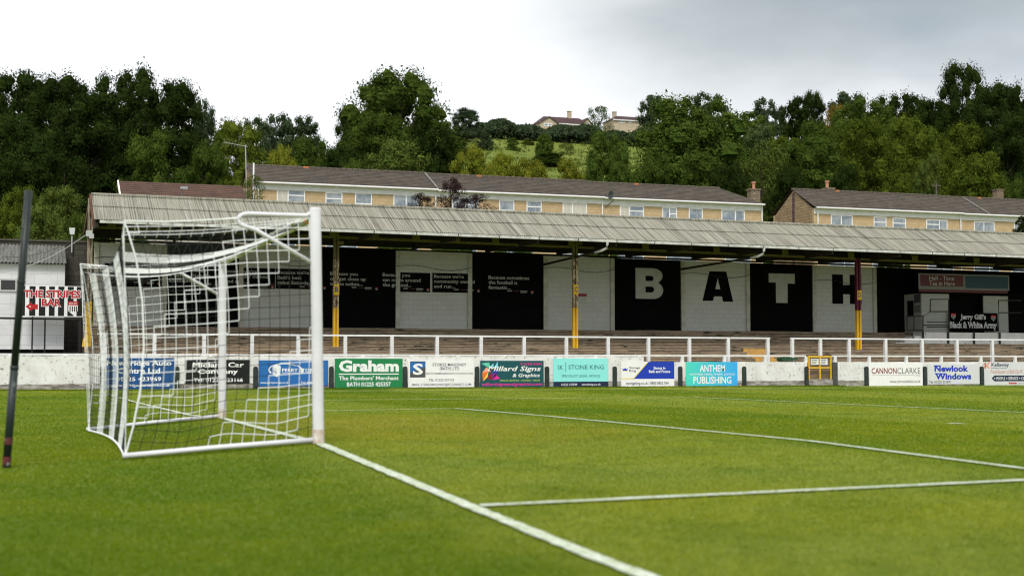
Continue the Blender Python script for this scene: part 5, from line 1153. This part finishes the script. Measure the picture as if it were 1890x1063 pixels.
T(978, 296, 84, 132, 'yellow', 'dome', 'yellowish spreading bush below the middle of the field', 'bush', 'bush')
T(1012, 283, 60, (306,), 'mid', 'dome', 'dark low bush in the middle of the field', 'bush', 'bush')
T(1054, 300, 70, 130, 'yellow', 'dome', 'bright yellow green bush left of the rounded field tree', 'bush', 'bush')
T(905, 305, 50, 126, 'yellow', 'loose', 'wispy yellow bush touching the roof ridge', 'bush', 'bush')
T(1120, 250, 84, 145, 'mid', 'round', 'rounded tree at the right side of the field')
T(1106, 197, 42, 322, 'mid', 'loose', 'open tree between the two hilltop houses')
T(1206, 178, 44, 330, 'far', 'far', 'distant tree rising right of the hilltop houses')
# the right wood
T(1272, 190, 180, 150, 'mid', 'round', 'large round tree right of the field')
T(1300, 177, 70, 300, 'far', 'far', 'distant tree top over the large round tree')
T(1215, 290, 70, 130, 'mid', 'dome', 'bush at the left foot of the large round tree', 'bush', 'bush')
T(1300, 290, 110, 128, 'mid', 'dome', 'drooping tree at the right foot of the large round tree')
T(1407, 186, 50, 290, 'far', 'far', 'small airy tree alone on the right skyline')
T(1375, 212, 90, 240, 'mid', 'far', 'mid green tree behind the large round tree\'s right shoulder')
T(1442, 198, 18, 300, 'far', 'far', 'tiny twin-stemmed tree in the skyline gap')
T(1475, 182, 55, 262, 'dark', 'far', 'dark skyline tree left of the domed one')
T(1497, 172, 48, 270, 'dark', 'dome', 'small domed dark tree on the right skyline')
T(1565, 175, 70, 265, 'far', 'far', 'feathery skyline tree behind the reddish branches')
T(1545, 195, 46, 225, 'autumn', 'loose', 'tree with red and yellow autumn leaves in the right wood')
T(1600, 193, 120, 215, 'mid', 'round', 'broad green tree right of the autumn leaves')
T(1405, 235, 70, 195, 'grey', 'dome', 'pale grey green tree right of the large round tree')
T(1450, 255, 90, 180, 'olive', 'dome', 'olive tree right of the pale grey green one')
T(1515, 232, 90, 190, 'mid', 'round', 'bluish green tree in the centre of the right wood')
T(1405, 270, 100, 140, 'light', 'loose', 'light leafed tree above the terracotta chimney pot')
T(1490, 262, 120, 140, 'mid', 'round', 'spreading green tree behind the gap between house rows')
T(1592, 230, 110, 145, 'olive', 'round', 'tall olive tree above the right house gable')
T(1672, 222, 100, 148, 'olive', 'round', 'dark olive tree above the right terrace roofs')
T(1660, 177, 90, 235, 'dark', 'round', 'dark tree on the skyline left of the tall round one')
T(1718, 190, 90, 225, 'dark', 'round', 'dark tree below left of the tall round skyline tree')
T(1776, 126, 84, 215, 'dark', 'round', 'tall dark round tree highest on the right skyline')
T(1835, 162, 100, 200, 'dark', 'round', 'dark tree right of the tall round skyline tree')
T(1888, 168, 70, 195, 'dark', 'round', 'dark tree at the top right edge')
T(1780, 234, 100, 165, 'olive', 'round', 'rounded olive tree in the right wood below the tall one')
T(1725, 245, 70, 160, 'olive', 'dome', 'thin olive tree between two broader olive trees')
T(1862, 225, 100, 160, 'dark', 'round', 'dark mass of a tree above the dry grass patch')
T(1800, 286, 112, 128, 'olive', 'dome', 'spreading hawthorn-like tree above the rear chimney')
T(1710, 290, 60, 132, 'light', 'dome', 'bright bush beside the telegraph pole', 'bush', 'bush')
T(1655, 325, 80, 118, 'olive', 'dome', 'low bush over the ridge left of the telegraph pole', 'bush', 'bush')
T(1550, 310, 80, 122, 'dark', 'dome', 'dark bush above the right gable ridge', 'bush', 'bush')
T(1875, 335, 50, 122, 'mid', 'dome', 'small bush at the right edge above the rear roof', 'bush', 'bush')
T(1350, 305, 80, 124, 'dark', 'dome', 'dark bush left of the terracotta chimney pot', 'bush', 'bush')
T(1455, 312, 70, 122, 'dark', 'dome', 'dark low bush in the gap between the house rows', 'bush', 'bush')
T(1150, 305, 70, 124, 'mid', 'dome', 'bush above the roof under the rounded field tree', 'bush', 'bush')
# near small trees
T(832, 330, 50, 90, 'purple', 'loose', 'dark red leaved tree in front of the long row', base=400, group=None)
T(775, 357, 46, 89, 'purple', 'loose', 'thin dark red branch spray left of the red tree', 'shrub', 'shrub', base=400, group=None)
T(878, 360, 60, 89, 'purple', 'loose', 'low dark red shrub right of the red tree', 'shrub', 'shrub', base=400, group=None)
T(466, 325, 42, 92, 'light', 'loose', 'light green climber beside the left house gable', 'shrub', 'shrub', base=385, group=None)
T(1887, 410, 22, 84, 'dark', 'dome', 'dark bush peeping over the stand roof at right', 'bush', 'bush', base=430, group=None)
for i, (px, w_, lab) in enumerate(((735, 110, 'garden bush behind the stand wall, left of the slogan panels'), (840, 110, 'garden bush behind the stand wall above the slogan panels'), (940, 100, 'garden bush behind the stand wall above the rightmost slogan'), (1110, 70, 'garden bush behind the stand wall right of column C'), (1650, 60, 'garden bush behind the stand wall left of the kiosk sign'), (230, 150, 'garden bush behind the stand wall at its left end'))):
    T(px, 440, w_, 70, 'mid', 'dome', lab, 'bush', 'bush', group='garden bushes behind the stand wall')
# hedge along the top of the field
hd = MB(); r = random.Random(21)
pa, pb = PY(885, 240, 300), PY(1215, 240, 300)
for i in range(11000):
    x = r.uniform(pa.x, pb.x); Y = 300+r.uniform(-3, 3); zb = zt(x, Y); hh = 3.5+.6*sin(x*.31)+.5*sin(x*.83+1)
    k = r.random()**.6; p_ = Vector((x, Y-(2.0*(1-abs(2*k-1))), zb+hh*k)); nrm = Vector((r.gauss(0, .6), r.gauss(-.6, .5), r.gauss(.5, .5))).normalized(); a = nrm.orthogonal().normalized(); a.rotate(Matrix.Rotation(r.uniform(0, 6.28), 3, nrm)); b_ = nrm.cross(a); s = r.uniform(.3, .65)
    hd.add([p_-a*s, p_+b_*s*.6, p_+a*s, p_-b_*s*.6], [(0,1,2,3)])
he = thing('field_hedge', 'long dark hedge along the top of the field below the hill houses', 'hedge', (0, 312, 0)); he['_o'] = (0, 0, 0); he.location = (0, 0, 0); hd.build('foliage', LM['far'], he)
# scrub and undergrowth filling the foot of the woods
sc = MB(); r = random.Random(33); n_c = 0
while n_c < 900:
    px = r.uniform(-60, 1960); yp = r.choice((r.uniform(112, 150), r.uniform(112, 150), r.uniform(150, 300)))
    if 800 < px < 1210 and yp > 150: continue
    if px > 1790 and 118 < yp < 150: continue
    Y = yp+CAM.y; v = ray(px, 300); x = CAM.x+v.x*(yp/v.y); zb = zt(x, Y); R_ = r.uniform(.8, 2.0)*(1.6 if yp > 150 else 1)
    for _ in range(60):
        u = Vector((r.gauss(0, 1), r.gauss(0, 1), abs(r.gauss(.3, .8)))).normalized(); p_ = Vector((x, Y, zb))+Vector((u.x*R_, u.y*R_, u.z*R_*1.1))*r.uniform(.6, 1.05)
        nrm = (u+Vector((r.gauss(0, .5), r.gauss(0, .5), r.gauss(.2, .5)))).normalized(); a = nrm.orthogonal().normalized(); a.rotate(Matrix.Rotation(r.uniform(0, 6.28), 3, nrm)); b_ = nrm.cross(a); s = r.uniform(.18, .42)*(1.4 if yp > 150 else 1)
        sc.add([p_-a*s, p_+b_*s*.5, p_+a*s, p_-b_*s*.5], [(0,1,2,3)])
    n_c += 1
tf = MB(); r = random.Random(51)
for _ in range(700):
    px = r.uniform(830, 1215); yp = r.uniform(150, 315); Y = yp+CAM.y; v = ray(px, 300); x = CAM.x+v.x*(yp/v.y); zb = zt(x, Y); R_ = r.uniform(.2, .6)
    for _ in range(16):
        p_ = Vector((x+r.gauss(0, R_), Y+r.gauss(0, R_), zb+abs(r.gauss(0, .35))*R_)); a = Vector((r.gauss(0, 1), r.gauss(0, 1), r.gauss(0, .6))).normalized()*r.uniform(.15, .35); b_ = Vector((r.gauss(0, .3), r.gauss(0, .3), 1)).normalized()*r.uniform(.2, .5)
        tf.add([p_-a*.5, p_+a*.5, p_+b_], [(0,1,2)])
tag(tf.build('pasture_tufts', LM['light']), 'rough grass tufts scattered over the hillside field', 'grass', kind='stuff')
tag(sc.build('undergrowth', LM['mid']), 'dense green scrub filling the ground between the hillside trees', 'undergrowth', kind='stuff')

for o in bpy.data.objects:
    if '_o' in o: del o['_o']
